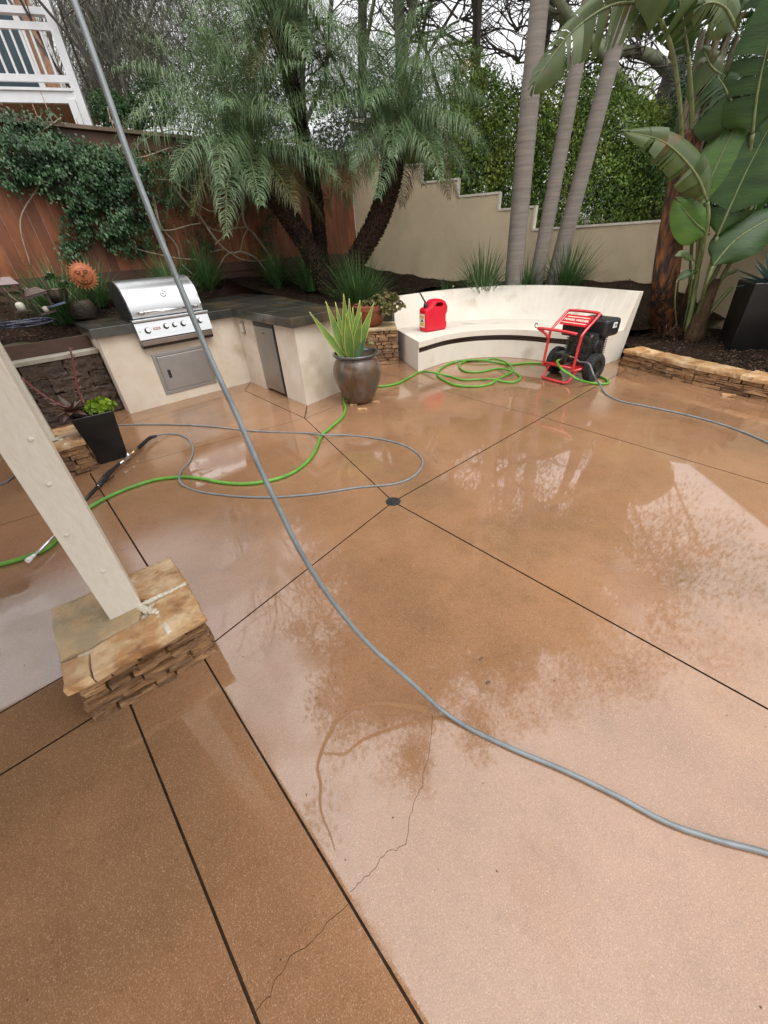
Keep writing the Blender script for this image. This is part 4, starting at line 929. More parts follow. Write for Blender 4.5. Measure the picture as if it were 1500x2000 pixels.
# ================================================================== STONE PEDESTAL + TERRACOTTA POT
pq = np.array([.10, 6.55])
ped = thing('stone_pedestal', 'low stacked stone pillar wedged between kitchen counter and bench, carrying a terracotta pot', 'stone pedestal', (pq[0], pq[1], 0))
mb = MB(); mb.abox(pq[0] - .22, pq[0] + .25, pq[1] - .10, pq[1] + .32, 0, .50); build(mb, 'mortar_core', M_GROUT, ped)
mb = MB()
ledge(mb, (pq[0] - .24, pq[1] - .12), (pq[0] + .24, pq[1] - .12), (0, -1), 0, .50, 9, .05, (.07, .2), .010, .035)
ledge(mb, (pq[0] - .24, pq[1] + .3), (pq[0] - .24, pq[1] - .12), (-1, 0), 0, .50, 9, .05, (.07, .2), .010, .04)
build(mb, 'ledge_stone', M_STONE, ped, autosm=30)
mb = MB(); slab(mb, [(pq[0] - .30, pq[1] - .20), (pq[0] + .27, pq[1] - .19), (pq[0] + .27, pq[1] + .34), (pq[0] - .30, pq[1] + .34)], .50, .545); build(mb, 'capstone', M_FLAGG, ped, autosm=40)
tpos = np.array([-.02, 6.60, .547])
tp_ = thing('terracotta_pot', 'brown terracotta bowl pot on the stone pedestal beside the bench', 'plant pot', tpos)
mb = MB(); mb.lathe(tpos, [(.13, 0), (.18, .03), (.235, .15), (.245, .22), (.262, .222), (.268, .285), (.25, .295), (.22, .285), (.21, .25)], 36); build(mb, 'pot_body', M_TERRA, tp_, autosm=40)
mb = MB(); mb.lathe(tpos + np.array([0, 0, .0]), [(.225, .24), (.218, .26)], 24); build(mb, 'potting_soil', M_SOIL, tp_)

# ================================================================== FOLIAGE helpers (numpy)
def unit(a): return a / np.maximum(np.linalg.norm(a, axis=-1, keepdims=True), 1e-9)
def leafquads(P, D, L_, W_, fold=.25, nrm=None):
    # P base points, D directions -> diamond leaves
    n = len(P); D = unit(D)
    r = unit(RNG.normal(size=(n, 3))) if nrm is None else nrm
    S_ = unit(np.cross(D, r)); Nn = np.cross(S_, D)
    L_ = np.broadcast_to(np.asarray(L_, float), (n,))[:, None]; W_ = np.broadcast_to(np.asarray(W_, float), (n,))[:, None]
    m_ = P + D * L_ * .45 + Nn * W_ * fold
    Vt = np.stack([P, m_ - S_ * W_ * .5, P + D * L_, m_ + S_ * W_ * .5], 1).reshape(-1, 3)
    Fc = np.arange(n * 4).reshape(n, 4); return Vt, Fc
def merge(lst):
    o = 0; Vs = []; Fs = []
    for v, f in lst: Vs.append(v); Fs.append(f + o); o += len(v)
    return np.concatenate(Vs), np.concatenate(Fs)
def blades(base, n, L_, W_, spread=.9, droop=1.0, segs=4, r0=.04, el=(.9, 1.5)):
    Vs = []; Fs = []; o = 0
    for i in range(n):
        az = random.uniform(0, 2 * math.pi); e = random.uniform(*el); l = L_ * random.uniform(.6, 1.1); w_ = W_ * random.uniform(.7, 1.2)
        p = np.array(base) + np.array([math.cos(az), math.sin(az), 0]) * random.uniform(0, r0); d = np.array([math.cos(az) * math.cos(e), math.sin(az) * math.cos(e), math.sin(e)])
        s_ = np.array([-math.sin(az), math.cos(az), 0]); st = l / segs
        for k in range(segs + 1):
            ww = w_ * (1 - (k / segs) ** 1.6) * .5 + .0004; Vs += [p - s_ * ww, p + s_ * ww]
            p = p + d * st; d = d + np.array([0, 0, -droop * .30 * (k + 1) / segs * st / l * 4]); d = d / np.linalg.norm(d)
        for k in range(segs): Fs.append((o + 2 * k, o + 2 * k + 1, o + 2 * k + 3, o + 2 * k + 2))
        o += 2 * (segs + 1)
    return np.array(Vs), np.array(Fs)
def frond(base, az, el, L_, nl, leafL, leafW, droop=1.2, twist=.5, ldroop=.5):
    # pinnate palm frond: returns rachis pts + leaflet quads
    p = np.array(base, float); d = np.array([math.cos(az) * math.cos(el), math.sin(az) * math.cos(el), math.sin(el)]); seg = 14; st = L_ / seg; P = [p.copy()]; D = [d.copy()]
    for k in range(seg):
        p = p + d * st; d = d + np.array([0, 0, -droop * (.35 + 1.0 * k / seg) / seg]); d /= np.linalg.norm(d); P.append(p.copy()); D.append(d.copy())
    P = np.array(P); D = np.array(D); t = np.linspace(.12, .99, nl); idx = t * seg; i0 = np.minimum(idx.astype(int), seg - 1); f = (idx - i0)[:, None]
    Q = P[i0] * (1 - f) + P[i0 + 1] * f; T = unit(D[i0] * (1 - f) + D[i0 + 1] * f)
    side = unit(np.cross(T, np.array([0, 0, 1.0]))); upv = np.cross(side, T)
    prof = np.sin(np.clip(t, 0, 1) ** .75 * math.pi * .93 + .12); prof = np.clip(prof, .25, 1)
    out_ = []
    for sg in (-1, 1):
        a = (.75 + .25 * t)[:, None]; dirs = unit(side * sg * (1.15 - .35 * t)[:, None] + T * a * .62 + upv * RNG.uniform(-.35, .75, (nl, 1)) + RNG.normal(0, .17, (nl, 3)))
        l = leafL * prof * RNG.uniform(.85, 1.12, nl); w_ = np.full(nl, leafW)
        Sx = unit(np.cross(dirs, upv)); m1 = Q + dirs * (l * .5)[:, None]; d2 = unit(dirs + np.array([0, 0, -ldroop]) + RNG.normal(0, .06, (nl, 3))); m2 = m1 + d2 * (l * .3)[:, None]; d3 = unit(d2 + np.array([0, 0, -ldroop * 1.2])); tip = m2 + d3 * (l * .25)[:, None]
        wv_ = (w_ * .5)[:, None]
        Vt = np.stack([Q - Sx * wv_ * .5, Q + Sx * wv_ * .5, m1 + Sx * wv_, m1 - Sx * wv_, m2 + Sx * wv_ * .7, m2 - Sx * wv_ * .7, tip + Sx * wv_ * .08, tip - Sx * wv_ * .08], 1).reshape(-1, 3)
        b = np.arange(nl)[:, None] * 8; Fc = np.concatenate([b + [0, 1, 2, 3], b + [3, 2, 4, 5], b + [5, 4, 6, 7]]); out_.append((Vt, Fc))
    return P, merge(out_)

# ---- pygmy date palms
def date_trunk(mb, pts, r0, r1):
    P = cr(pts, 10); n = len(P); mb.tube(P, [r0 + (r1 - r0) * i / (n - 1) for i in range(n)], 14)
    L_ = 0; k = 0
    for i in range(1, n - 1):
        for q in range(4):
            k += 1; t = random.random(); c_ = P[i] + (P[i + 1] - P[i]) * q / 4; r_ = r0 + (r1 - r0) * i / (n - 1); T = (P[i + 1] - P[i - 1]); T /= np.linalg.norm(T)
            a0 = k * 2.4
            for j in range(9):
                a = a0 + j * math.pi / 4.5; e1 = np.cross(T, [1, 0, 0.1]); e1 /= np.linalg.norm(e1); e2 = np.cross(T, e1); o = e1 * math.cos(a) + e2 * math.sin(a)
                b = c_ + o * r_ * .9; tp = c_ + o * (r_ + random.uniform(.015, .045)) + T * random.uniform(.02, .05); s_ = np.cross(T, o)
                mb.add([b - s_ * .034 - T * .016, b + s_ * .034 - T * .016, b + T * .03, tp], [(0, 1, 3), (1, 2, 3), (2, 0, 3)])
def date_palm(trunk_pts, r0, r1, label, nf, L_, seed, lean=(0, 0)):
    random.seed(seed); base = trunk_pts[0]
    t = thing('date_palm', label, 'palm tree', base, 'pygmy date palms behind the counter')
    mb = MB(); date_trunk(mb, trunk_pts, r0, r1); build(mb, 'trunk', M_BARKP, t)
    top = np.array(trunk_pts[-1], float); G_ = []; O_ = []; rb = MB()
    for i in range(nf):
        az = i * 2.39996 + random.uniform(-.2, .2); f = i / nf; el = 1.40 - 1.75 * f + random.uniform(-.12, .12); l = L_ * random.uniform(.85, 1.12) * (1 - .15 * (f > .9))
        P, q = frond(top + np.array([math.cos(az), math.sin(az), 0]) * .05, az, el, l, 100, .40, .0068, droop=1.9 - .2 * f, ldroop=1.15)
        (O_ if f > .88 else G_).append(q); rb.tube(P[::2], [.011 * (1 - .8 * k / 7) for k in range(8)][:len(P[::2])], 5)
    v, f = merge(G_); npbuild(v, f, 'crown', M_FROND, t)
    if O_: v, f = merge(O_); npbuild(v, f, 'old_frond', M_FRONDO, t)
    build(rb, 'frond_rib', M_PETI, t)
    return t
YP = 7.9
date_palm([AY(650, 582, YP), AY(615, 510, YP), AY(575, 440, YP), AY(530, 375, YP - .1), AY(500, 325, YP - .2), AY(485, 300, YP - .3)], .145, .135, 'left-leaning pygmy date palm with the lowest broad crown over the fence', 56, 1.66, 11)
date_palm([AY(640, 575, YP + .2), AY(628, 500, YP + .3), AY(618, 400, YP + .35), AY(606, 330, YP + .35), AY(590, 260, YP + .3), AY(560, 120, YP + .2), AY(545, 60, YP + .2)], .10, .10, 'tallest middle pygmy date palm with its crown cut by the top of the photo', 52, 1.6, 12)
date_palm([AY(662, 575, YP), AY(700, 500, YP), AY(738, 430, YP), AY(760, 360, YP), AY(768, 300, YP), AY(772, 265, YP)], .15, .165, 'right-hand pygmy date palm curving up beside the stepped stucco wall', 56, 1.55, 13)

# ---- three smooth king palms
for k, (b, m_, tt, w0, w1, lab) in enumerate((((1003, 556), (1027, 280), (1055, -10), 38, 30, 'leftmost and thickest of the three smooth grey palm trunks behind the bench'),
                                ((1046, 552), (1098, 280), (1150, 0), 30, 22, 'middle slender smooth grey palm trunk behind the bench'),
                                ((1078, 556), (1152, 280), (1222, 10), 33, 24, 'right-hand smooth palm trunk leaning right behind the bench'))):
    Y = 7.95 + .05 * k; a, c, d = AY(*b, Y), AY(*m_, Y), AY(*tt, Y); a[2] -= .15
    e = d + (d - c) * 1.9 + np.array([0, 0, .1])
    t = thing('king_palm', lab, 'palm tree', a, 'smooth trunk king palms behind the bench')
    P = cr([a, c, d, (d + e) / 2, e], 20); dep = np.linalg.norm(a[:2]) * .9; n = len(P)
    r0 = w0 / F * 7.1 / 2 * .86; r1 = w1 / F * 7.4 / 2 * .74
    rr = [r0 * 1.12 if i == 0 else r0 + (r1 - r0) * min(1, i / (n * .66)) for i in range(n)]
    rr = [q * (1 + .018 * (i % 2)) for i, q in enumerate(rr)]
    mb = MB(); mb.tube(P, rr, 22); build(mb, 'trunk', M_BARKK, t, smooth=True)
    random.seed(40 + k); Q = []; rb = MB()
    mb = MB(); mb.tube([e, e + np.array([0, 0, .35]), e + np.array([0, 0, .75])], [r1 * 1.3, r1 * 1.35, r1 * .7], 14); build(mb, 'crownshaft', M_KFROND, t, smooth=True)
    for i in range(15):
        az = i * 2.4; el = 1.3 - 1.5 * i / 15; Pf, q = frond(e + np.array([0, 0, .7]), az, el, 2.6, 46, .70, .045, droop=1.6, ldroop=.8); Q.append(q); rb.tube(Pf[::2], [.02 * (1 - .8 * j / 7) for j in range(8)], 5)
    v, f = merge(Q); npbuild(v, f, 'crown', M_KFROND, t); build(rb, 'frond_rib', M_PETI, t)

# ---- grass clumps
def clump(p, n, L_, W_, label, mtl=M_GRASS, spread=.05, name='grass_clump', droop=1.0, el=(.7, 1.5)):
    v, f = blades(p, int(n * 1.7), L_ * 1.5, W_ * 1.25, droop=droop * 1.35, r0=spread * 1.5, el=(el[0] * .8, el[1]), segs=6); o = npbuild(v, f, name, mtl, origin=p); return tag(o, label, 'grass clump', 'strap-leaved grass clumps in the beds')
def bedz(p, z): q = np.array(p); q[2] = z; return q
clump(bedz(AY(700, 585, 7.3), .66), 260, .62, .013, 'large dark grass clump at the foot of the right-hand date palm', spread=.14)
clump(bedz(AY(610, 570, 8.1), .95), 200, .55, .012, 'dark grass clump behind the counter left of the date palm trunks', spread=.14)
clump(bedz(AY(545, 565, 8.3), 1.0), 170, .5, .011, 'olive grass clump behind the far counter corner')
clump(bedz(UN(1.45, 1.5), .98), 190, .50, .011, 'weeping olive grass clump just right of the grill hood', M_GRASS, .12)
clump(bedz(UN(2.2, 2.05), 1.05), 170, .55, .011, 'dark grass clump under the bare vine stems against the fence')
clump(bedz(UN(-.05, 1.35), .95), 240, .50, .012, 'bright grass clump beside the grill behind the sun ornament', spread=.15)
clump(bedz(UN(.45, 1.75), 1.05), 150, .45, .011, 'grass clump directly behind the grill hood')
clump(bedz(AY(945, 552, 8.0), .66), 190, .58, .014, 'green grass clump left of the king palms above the bench back', spread=.12)
clump(bedz(AY(1105, 552, 8.0), .66), 150, .62, .014, 'green grass clump right of the king palms above the bench back', spread=.14)
clump(bedz(AY(1030, 552, 7.95), .66), 90, .45, .012, 'small grass tuft between the king palm trunks', spread=.08)
clump(bedz(AY(872, 562, 8.0), .66), 40, .26, .010, 'tiny grass tuft in front of the stucco wall by the bench end')
clump(bedz(AY(820, 552, 8.7), .66), 40, .34, .02, 'low dark broken leaves lying before the stucco wall', M_BROWNL, .1, 'leaf_litter', 1.6, (.1, .6))

# ================================================================== VINE ON THE FENCE
vine = thing('climbing_vine', 'dense dark green climbing vine spilling over the top of the board fence', 'vine', UN(.2, FO - .1, 1.2))
def fence_pts(blobs):
    out_ = []; 
    for x, y, rx, ry, n, th in [(*b[:4], int(b[4] * 1.25), b[5] * 1.1) for b in blobs]:
        a = RNG.uniform(0, 2 * math.pi, n); r_ = np.sqrt(RNG.uniform(0, 1, n)); xs = x + rx * r_ * np.cos(a); ys = y + ry * r_ * np.sin(a)
        for X, Y_ in zip(xs, ys): (noise.noise(Vector((X / 17, Y_ / 13, 4))) < -.12) or out_.append(FP(X, Y_, FO - .05 - th * (.35 + 1.3 * max(-.2, noise.noise(Vector((X / 26, Y_ / 20, 0))) + .15)) * random.random() ** .5))
    return np.array(out_)
def cluster(P, k, sp):
    return (P[:, None, :] + RNG.normal(0, sp, (len(P), k, 3))).reshape(-1, 3)
B1 = [(50, 282, 80, 40, 380, .30), (135, 308, 80, 34, 380, .32), (40, 320, 70, 50, 330, .30), (170, 340, 110, 60, 900, .38), (245, 340, 55, 36, 300, .30), (215, 400, 85, 70, 800, .36), (255, 450, 55, 50, 330, .25), (150, 450, 35, 50, 170, .2), (140, 490, 28, 16, 70, .15),
      (300, 310, 45, 20, 80, .2), (50, 232, 70, 18, 90, .2), (30, 350, 40, 30, 100, .2), (360, 325, 45, 25, 130, .2), (330, 360, 30, 40, 90, .15)]
P = cluster(fence_pts(B1), 4, .035)
Dn = np.tile(np.array([-N[0] * .6, -N[1] * .6, -.75]), (len(P), 1)) + RNG.normal(0, .45, (len(P), 3))
v, f = leafquads(P, Dn, RNG.uniform(.035, .062, len(P)), RNG.uniform(.018, .030, len(P)), nrm=unit(np.tile(np.array([-N[0], -N[1], .5]), (len(P), 1)) + RNG.normal(0, .4, (len(P), 3))))
npbuild(v, f, 'foliage', M_VINE, vine)
mb = MB(); random.seed(3)
for s_ in ([(60, 520), (40, 430), (80, 350), (60, 280), (120, 230)], [(200, 480), (230, 400), (180, 330), (240, 280), (220, 235)], [(20, 320), (80, 330), (150, 300), (260, 310), (330, 290)]):
    mb.tube(cr([FP(x, y, FO - .08 - .05 * random.random()) for x, y in s_], 6), .010, 7)
build(mb, 'stem', M_VSTEM, vine, smooth=True)
v2 = thing('climbing_vine', 'mostly bare twining vine with pale stems on the fence between grill and date palms', 'vine', UN(2.0, FO - .1, 1.2))
mb = MB()
ST_ = [[(530, 545), (500, 505), (470, 492), (452, 495), (430, 478), (412, 455), (395, 430), (360, 392), (330, 350)],
       [(529, 545), (531, 510), (500, 462), (480, 440), (474, 410), (478, 370), (465, 335), (440, 320)],
       [(470, 492), (475, 465), (486, 445)], [(410, 493), (440, 488), (470, 506), (500, 510), (525, 506)],
       [(330, 500), (345, 535), (380, 540), (420, 530), (440, 500), (455, 492)], [(285, 445), (330, 450), (370, 440), (392, 436)],
       [(420, 478), (440, 460), (455, 447), (482, 444)], [(300, 380), (310, 430), (320, 450), (345, 480), (355, 515), (380, 538)], [(298, 378), (305, 420), (322, 470), (322, 480)],
       [(385, 398), (410, 412), (440, 412), (454, 405), (456, 375)], [(395, 350), (420, 375), (445, 395), (472, 402)], [(420, 335), (455, 355), (485, 358)], [(350, 385), (385, 415), (410, 445), (445, 455)],
       [(460, 450), (470, 420), (482, 400)], [(250, 482), (300, 495), (350, 505), (385, 507)], [(300, 350), (340, 355), (380, 385), (395, 415)], [(430, 375), (450, 372), (465, 355), (462, 340)]]
for k, s_ in enumerate(ST_): mb.tube(cr([FP(x, y, FO - .12 - .10 * random.random()) for x, y in s_], 6), (.022 if k < 2 else .012) * random.uniform(.8, 1.15), 7)
build(mb, 'stem', M_VSTEM, v2, smooth=True)
B2 = [(360, 390, 45, 30, 150, .2), (330, 430, 30, 40, 80, .15), (385, 470, 30, 30, 120, .15), (405, 500, 25, 35, 90, .12), (400, 345, 60, 30, 240, .2), (470, 350, 40, 30, 90, .2), (520, 400, 25, 80, 300, .2), (515, 480, 20, 50, 130, .15), (430, 340, 50, 20, 120, .2), (400, 430, 30, 20, 50, .1), (310, 460, 25, 30, 60, .1)]
P = cluster(fence_pts(B2), 3, .04)
Dn = np.tile(np.array([-N[0] * .5, -N[1] * .5, -.7]), (len(P), 1)) + RNG.normal(0, .5, (len(P), 3))
v, f = leafquads(P, Dn, RNG.uniform(.03, .055, len(P)), RNG.uniform(.014, .024, len(P))); npbuild(v, f, 'foliage', M_VINE, v2)

# ================================================================== HEDGE behind the wall
def leafmass(name, label, cat, blobs, n, size, mtl, group=None, stem=True, base=None, bark=M_BARKD, shell=.55, down=-.3, wr=.45):
    c0 = np.array(blobs[0][:3], float); b0 = np.array([c0[0], c0[1], 0.9]) if base is None else np.array(base)
    t = thing(name, label, cat, b0, group); vol = np.array([b[3] * b[4] + b[4] * b[5] + b[3] * b[5] for b in blobs]); cnt = (vol / vol.sum() * n).astype(int); PP = []; NN = []
    for b, c_ in zip(blobs, cnt):
        d = unit(RNG.normal(size=(c_, 3))); r_ = (shell + (1 - shell) * RNG.uniform(0, 1, c_) ** .6)
        nz_ = np.array([noise.noise(Vector((float(q[0]) * 2.2 + b[0], float(q[1]) * 2.2 + b[1], float(q[2]) * 2.2 + b[2]))) for q in d])
        r_ = r_ * (1 + .28 * nz_); p = np.array(b[:3]) + d * np.array(b[3:6]) * r_[:, None]; PP.append(p); NN.append(d)
    P = np.concatenate(PP); D = np.concatenate(NN); D2 = D * .5 + RNG.normal(0, .55, D.shape) + np.array([0, 0, down])
    v, f = leafquads(P, D2, size * RNG.uniform(.7, 1.3, len(P)), size * wr * RNG.uniform(.7, 1.3, len(P)), nrm=unit(D + RNG.normal(0, .5, D.shape))); npbuild(v, f, 'foliage', mtl, t)
    if stem:
        mb = MB(); random.seed(int(abs(c0[0]) * 10))
        for b in blobs[:6]:
            q = np.array(b[:3]); g = np.array([b0[0] + (q[0] - b0[0]) * .3, b0[1] + (q[1] - b0[1]) * .3, b0[2]])
            mb.tube(cr([g, (g + q) / 2 + RNG.normal(0, .08, 3), q], 4), [.05 - .004 * i for i in range(9)], 6)
        build(mb, 'stem', bark, t, smooth=True)
    return t
HG = 'bushy hedge shrubs behind the stucco wall'
def hb(x, y, Y, rx, ry, rz): c = AY(x, y, Y); return (c[0], c[1], c[2], rx, ry, rz)
leafmass('hedge_shrub', 'bright green bushy shrub behind the highest wall steps left of the king palms', 'shrub', [hb(800, 300, 11.2, .7, .6, .8), hb(870, 310, 11.3, .9, .6, 1.0), hb(940, 250, 11.4, .8, .6, .9), hb(930, 340, 11.2, .8, .6, .9), hb(850, 400, 11.1, 1.0, .5, 1.0)], 26000, .075, M_HEDGE, HG)
leafmass('hedge_shrub', 'tall yellow-green shrub seen between the three king palm trunks', 'shrub', [hb(1010, 300, 11.3, .8, .7, 1.2), hb(1080, 210, 11.5, .8, .7, .8), hb(1080, 330, 11.2, .9, .7, 1.2), hb(1140, 260, 11.3, .7, .7, 1.0), hb(1010, 380, 11.2, .9, .5, .9)], 30000, .075, M_HEDGE, HG)
leafmass('hedge_shrub', 'green leafy shrub between the right king palm and the bird of paradise trunk', 'shrub', [hb(1190, 300, 10.9, .9, .7, 1.1), hb(1260, 340, 10.7, .9, .7, 1.0), hb(1180, 400, 10.6, 1.0, .6, .8), hb(1280, 400, 10.4, .9, .6, .8), hb(1240, 270, 11.2, .7, .6, .6)], 30000, .07, M_HEDGE, HG)
leafmass('hedge_shrub', 'dark green shrub behind the bird of paradise leaves at the right edge', 'shrub', [hb(1360, 330, 9.9, 1.0, .8, 1.4), hb(1440, 280, 9.8, 1.1, .8, 1.5), hb(1500, 350, 9.4, 1.0, .8, 1.5), hb(1420, 400, 9.5, 1.0, .7, .9), hb(1420, 150, 10.2, 1.0, .8, .9)], 30000, .07, M_HEDGED, HG)
leafmass('hedge_shrub', 'dark shrub foliage behind the date palm crowns above the fence', 'shrub', [hb(470, 200, 12.0, 1.2, .7, 1.2), hb(590, 240, 12.0, 1.1, .7, 1.0), hb(400, 230, 12, .9, .6, .8), hb(680, 260, 12, .8, .6, .8)], 6000, .085, M_HEDGED, HG)
leafmass('hedge_shrub', 'low green bush poking above the fence right of the white deck', 'shrub', [hb(215, 215, 11.0, .35, .4, .28), hb(260, 222, 11.0, .3, .4, .22), hb(300, 200, 11.2, .4, .4, .35)], 5000, .06, M_HEDGED, HG)
leafmass('flowering_shrub', 'orange-flowered shrub top beside the left king palm', 'shrub', [hb(915, 165, 12.2, .45, .4, .6), hb(950, 200, 12.2, .4, .4, .5)], 3500, .07, M_HEDGE, stem=False)
fo = bpy.data.objects['flowering_shrub']; P = np.array([AY(913 + random.uniform(-8, 8), 128 + random.uniform(-6, 6), 11.75) for _ in range(26)] + [AY(944 + random.uniform(-7, 7), 160 + random.uniform(-5, 5), 11.75) for _ in range(26)])
v, f = leafquads(P, RNG.normal(0, 1, P.shape), .06, .03); npbuild(v, f, 'blossom', M_ORANGE, fo)

# ================================================================== BACKGROUND TREES
def tree(name, label, base, hgt, lean, bark, leafm, seed, nbr=9, r0=.16, leaves=9000, lsize=.10, split=.35, spread=.5, cl=.35, lvls=3, wr=.3, group='tall trees behind the garden', zleaf=0):
    rnd = random.Random(seed); t = thing(name, label, 'tree', base, group); mb = MB(); tips = []
    def br(p, d, L_, r_, lv):
        seg = 5 if lv < 2 else 4; pts = [p.copy()]; d = d / np.linalg.norm(d)
        for k in range(seg):
            p = p + d * L_ / seg; d = d + np.array([rnd.gauss(0, .11 + .05 * lv), rnd.gauss(0, .11 + .05 * lv), rnd.gauss(0, .05) + (.05 if lv < 2 else -.02)]); d /= np.linalg.norm(d); pts.append(p.copy())
        mb.tube(pts, [r_ * (1 - .55 * k / seg) for k in range(seg + 1)], 8 if lv == 0 else (5 if lv < 2 else 3), cap=False)
        if lv >= 2: tips.extend([(pts[-1], d), (pts[-2], d)])
        if lv < lvls:
            nb = nbr if lv == 0 else (rnd.randint(3, 5) if lv < 3 else 3)
            for k in range(nb):
                f = split + (1 - split) * (k + rnd.random()) / nb if lv == 0 else .3 + .7 * (k + rnd.random()) / nb
                i = min(int(f * seg), seg - 1); q = pts[i] + (pts[i + 1] - pts[i]) * (f * seg - i); a = rnd.uniform(0, 2 * math.pi); e1 = np.cross(d, [0.3, .9, .1]); e1 /= np.linalg.norm(e1); e2 = np.cross(d, e1)
                nd = d * (1 - spread * .6) + (e1 * math.cos(a) + e2 * math.sin(a)) * spread * rnd.uniform(.7, 1.3) + np.array([0, 0, .12])
                br(q, nd, L_ * rnd.uniform(.38, .62) * (1 - .25 * f if lv == 0 else 1), r_ * (.42 if lv == 0 else .5) * (1 - .3 * f), lv + 1)
    br(np.array(base, float), np.array([lean[0], lean[1], 1.0]), hgt, r0, 0)
    build(mb, 'trunk', bark, t, smooth=True)
    if leaves:
        T = np.array([q[0] for q in tips]); T = T[T[:, 2] > zleaf] if zleaf else T
        if len(T):
            i = RNG.integers(0, len(T), leaves); P = T[i] + RNG.normal(0, cl, (leaves, 3)); D = RNG.normal(0, .5, (leaves, 3)) + np.array([0, 0, -.9])
            v, f = leafquads(P, D, lsize * RNG.uniform(.6, 1.3, leaves), lsize * wr * RNG.uniform(.7, 1.3, leaves)); npbuild(v, f, 'crown', leafm, t)
    return t
def gb(x, Y, z=1.2): p = AY(x, 300, Y); return np.array([p[0], Y, z])
tree('feathery_tree', 'grey feathery tree with fine drooping twigs right of the white deck', gb(215, 13.5), 10, (.10, 0), M_BARKG, M_EUCG, 1, 18, .085, 22000, .11, .12, .6, .30, wr=.12)
tree('feathery_tree', 'leaning grey feathery tree behind the left date palm crown', gb(330, 12.5), 11, (-.25, 0), M_BARKG, M_EUCG, 2, 18, .085, 22000, .11, .10, .6, .30, wr=.12)
tree('feathery_tree', 'slender grey twiggy tree partly hidden by the rising hose', gb(120, 16), 11, (.1, 0), M_BARKG, M_EUCG, 3, 14, .07, 15000, .11, .15, .6, .32, wr=.12)
tree('bare_tree', 'tall multi-limbed eucalyptus behind the right-hand date palm', gb(800, 13.5), 14, (-.05, -.06), M_BARKE, M_EUC, 4, 15, .15, 42000, .24, .12, .5, .30, lvls=4, zleaf=6.7)
tree('bare_tree', 'thin dark tree just left of the left king palm', gb(900, 13.5), 14, (.08, -.05), M_BARKD, M_EUC, 5, 15, .12, 42000, .24, .12, .5, .30, lvls=4, zleaf=6.7)
tree('bare_tree', 'thin branching tree behind the tallest date palm crown', gb(700, 14), 12, (.04, 0), M_BARKE, M_EUC, 6, 13, .13, 20000, .14, .12, .5, .42, lvls=4, zleaf=6.7)
tree('bare_tree', 'twiggy tree seen between the left and middle king palms', gb(1010, 14), 14, (.1, -.05), M_BARKD, M_EUC, 8, 15, .11, 42000, .24, .15, .55, .32, lvls=4, zleaf=6.7)
tree('bare_tree', 'forked pale tree left of the highest wall step', gb(600, 13.5), 11, (-.05, 0), M_BARKE, M_EUC, 14, 12, .16, 12000, .12, .15, .5, .42, zleaf=6.7)
tree('bare_tree', 'tree behind the bird of paradise at the right edge', gb(1480, 12.5), 13, (.0, -.05), M_BARKD, M_EUC, 9, 14, .15, 26000, .17, .15, .55, .5, zleaf=5)
def needles(t, blobs, n, L_, W_, mtl, name='crown'):
    PP = []
    for x, y, Y, rx, ry, rz in blobs:
        c = AY(x, y, Y); k = n // len(blobs); tw = c + RNG.normal(0, .5, (k // 14, 3)) * np.array([rx, ry, rz]); dr = unit(RNG.normal(0, .5, (k // 14, 3)) + np.array([.3, 0, -.2]))
        q = np.repeat(tw, 14, 0) + np.repeat(dr, 14, 0) * RNG.uniform(-.4, .4, (len(tw) * 14, 1)) + RNG.normal(0, .03, (len(tw) * 14, 3)); PP.append(q)
    P = np.concatenate(PP); D = RNG.normal(0, .45, P.shape) + np.array([.15, 0, -.9]); v, f = leafquads(P, D, L_ * RNG.uniform(.5, 1.2, len(P)), W_); npbuild(v, f, name, mtl, t)
ft = [o for o in SC.objects if o.get('category') == 'tree' and o.name.startswith('feathery_tree')]
for o in ft:
    for c in list(o.children):
        if c.name.startswith('crown'): bpy.data.objects.remove(c)
needles(ft[0], [(200, 40, 12.6, 1.0, .5, .9), (250, 100, 12.6, .9, .5, .8), (180, 120, 12.8, .7, .5, .6), (300, 60, 12.6, .8, .5, .9), (230, 0, 12.8, 1.2, .6, .8), (160, -60, 13, 1.4, .8, .9), (260, -150, 13, 1.8, .9, 1.2), (120, -220, 13, 2, .9, 1.3)], 24000, .20, .011, M_EUCG)
needles(ft[1], [(340, 20, 12, 1.0, .5, .9), (300, 130, 12.1, .7, .5, .5), (400, 60, 12, .8, .5, .8), (330, -120, 12.2, 1.6, .7, 1.0), (420, -260, 12.2, 2, .9, 1.4)], 13000, .20, .011, M_EUCG)
needles(ft[2], [(150, 20, 14.5, .9, .5, .8), (190, 170, 14.5, .6, .4, .4), (60, -200, 14.5, 2.2, .9, 1.4)], 12000, .2, .012, M_EUCG)
# big grey trunk at right with two pale limbs
bt_ = thing('grey_tree', 'massive smooth grey tree trunk with pale curving limbs behind the king palms', 'tree', gb(1300, 11.8))
Yg = 11.8; mb = MB()
P = cr([AY(1275, 480, Yg), AY(1300, 240, Yg), AY(1330, 100, Yg), AY(1352, 0, Yg), AY(1380, -160, Yg + .2), AY(1420, -420, Yg + .5)], 8); mb.tube(P, [.62 - .30 * min(1, i / 12) - .006 * i for i in range(len(P))], 20); build(mb, 'trunk', M_BARKG, bt_, smooth=True)
mb = MB()
def limb(pts, ra, rb_, n=8): P = cr([AY(x, y, Y_) for x, y, Y_ in pts], n); mb.tube(P, [ra + (rb_ - ra) * i / (len(P) - 1) for i in range(len(P))], 12)
limb([(1290, 228, 11.6), (1262, 216, 11.4), (1240, 200, 11.3), (1215, 165, 11.2), (1190, 120, 11.1), (1155, 80, 11), (1110, 30, 11), (1075, -20, 11), (1000, -120, 11)], .13, .06)
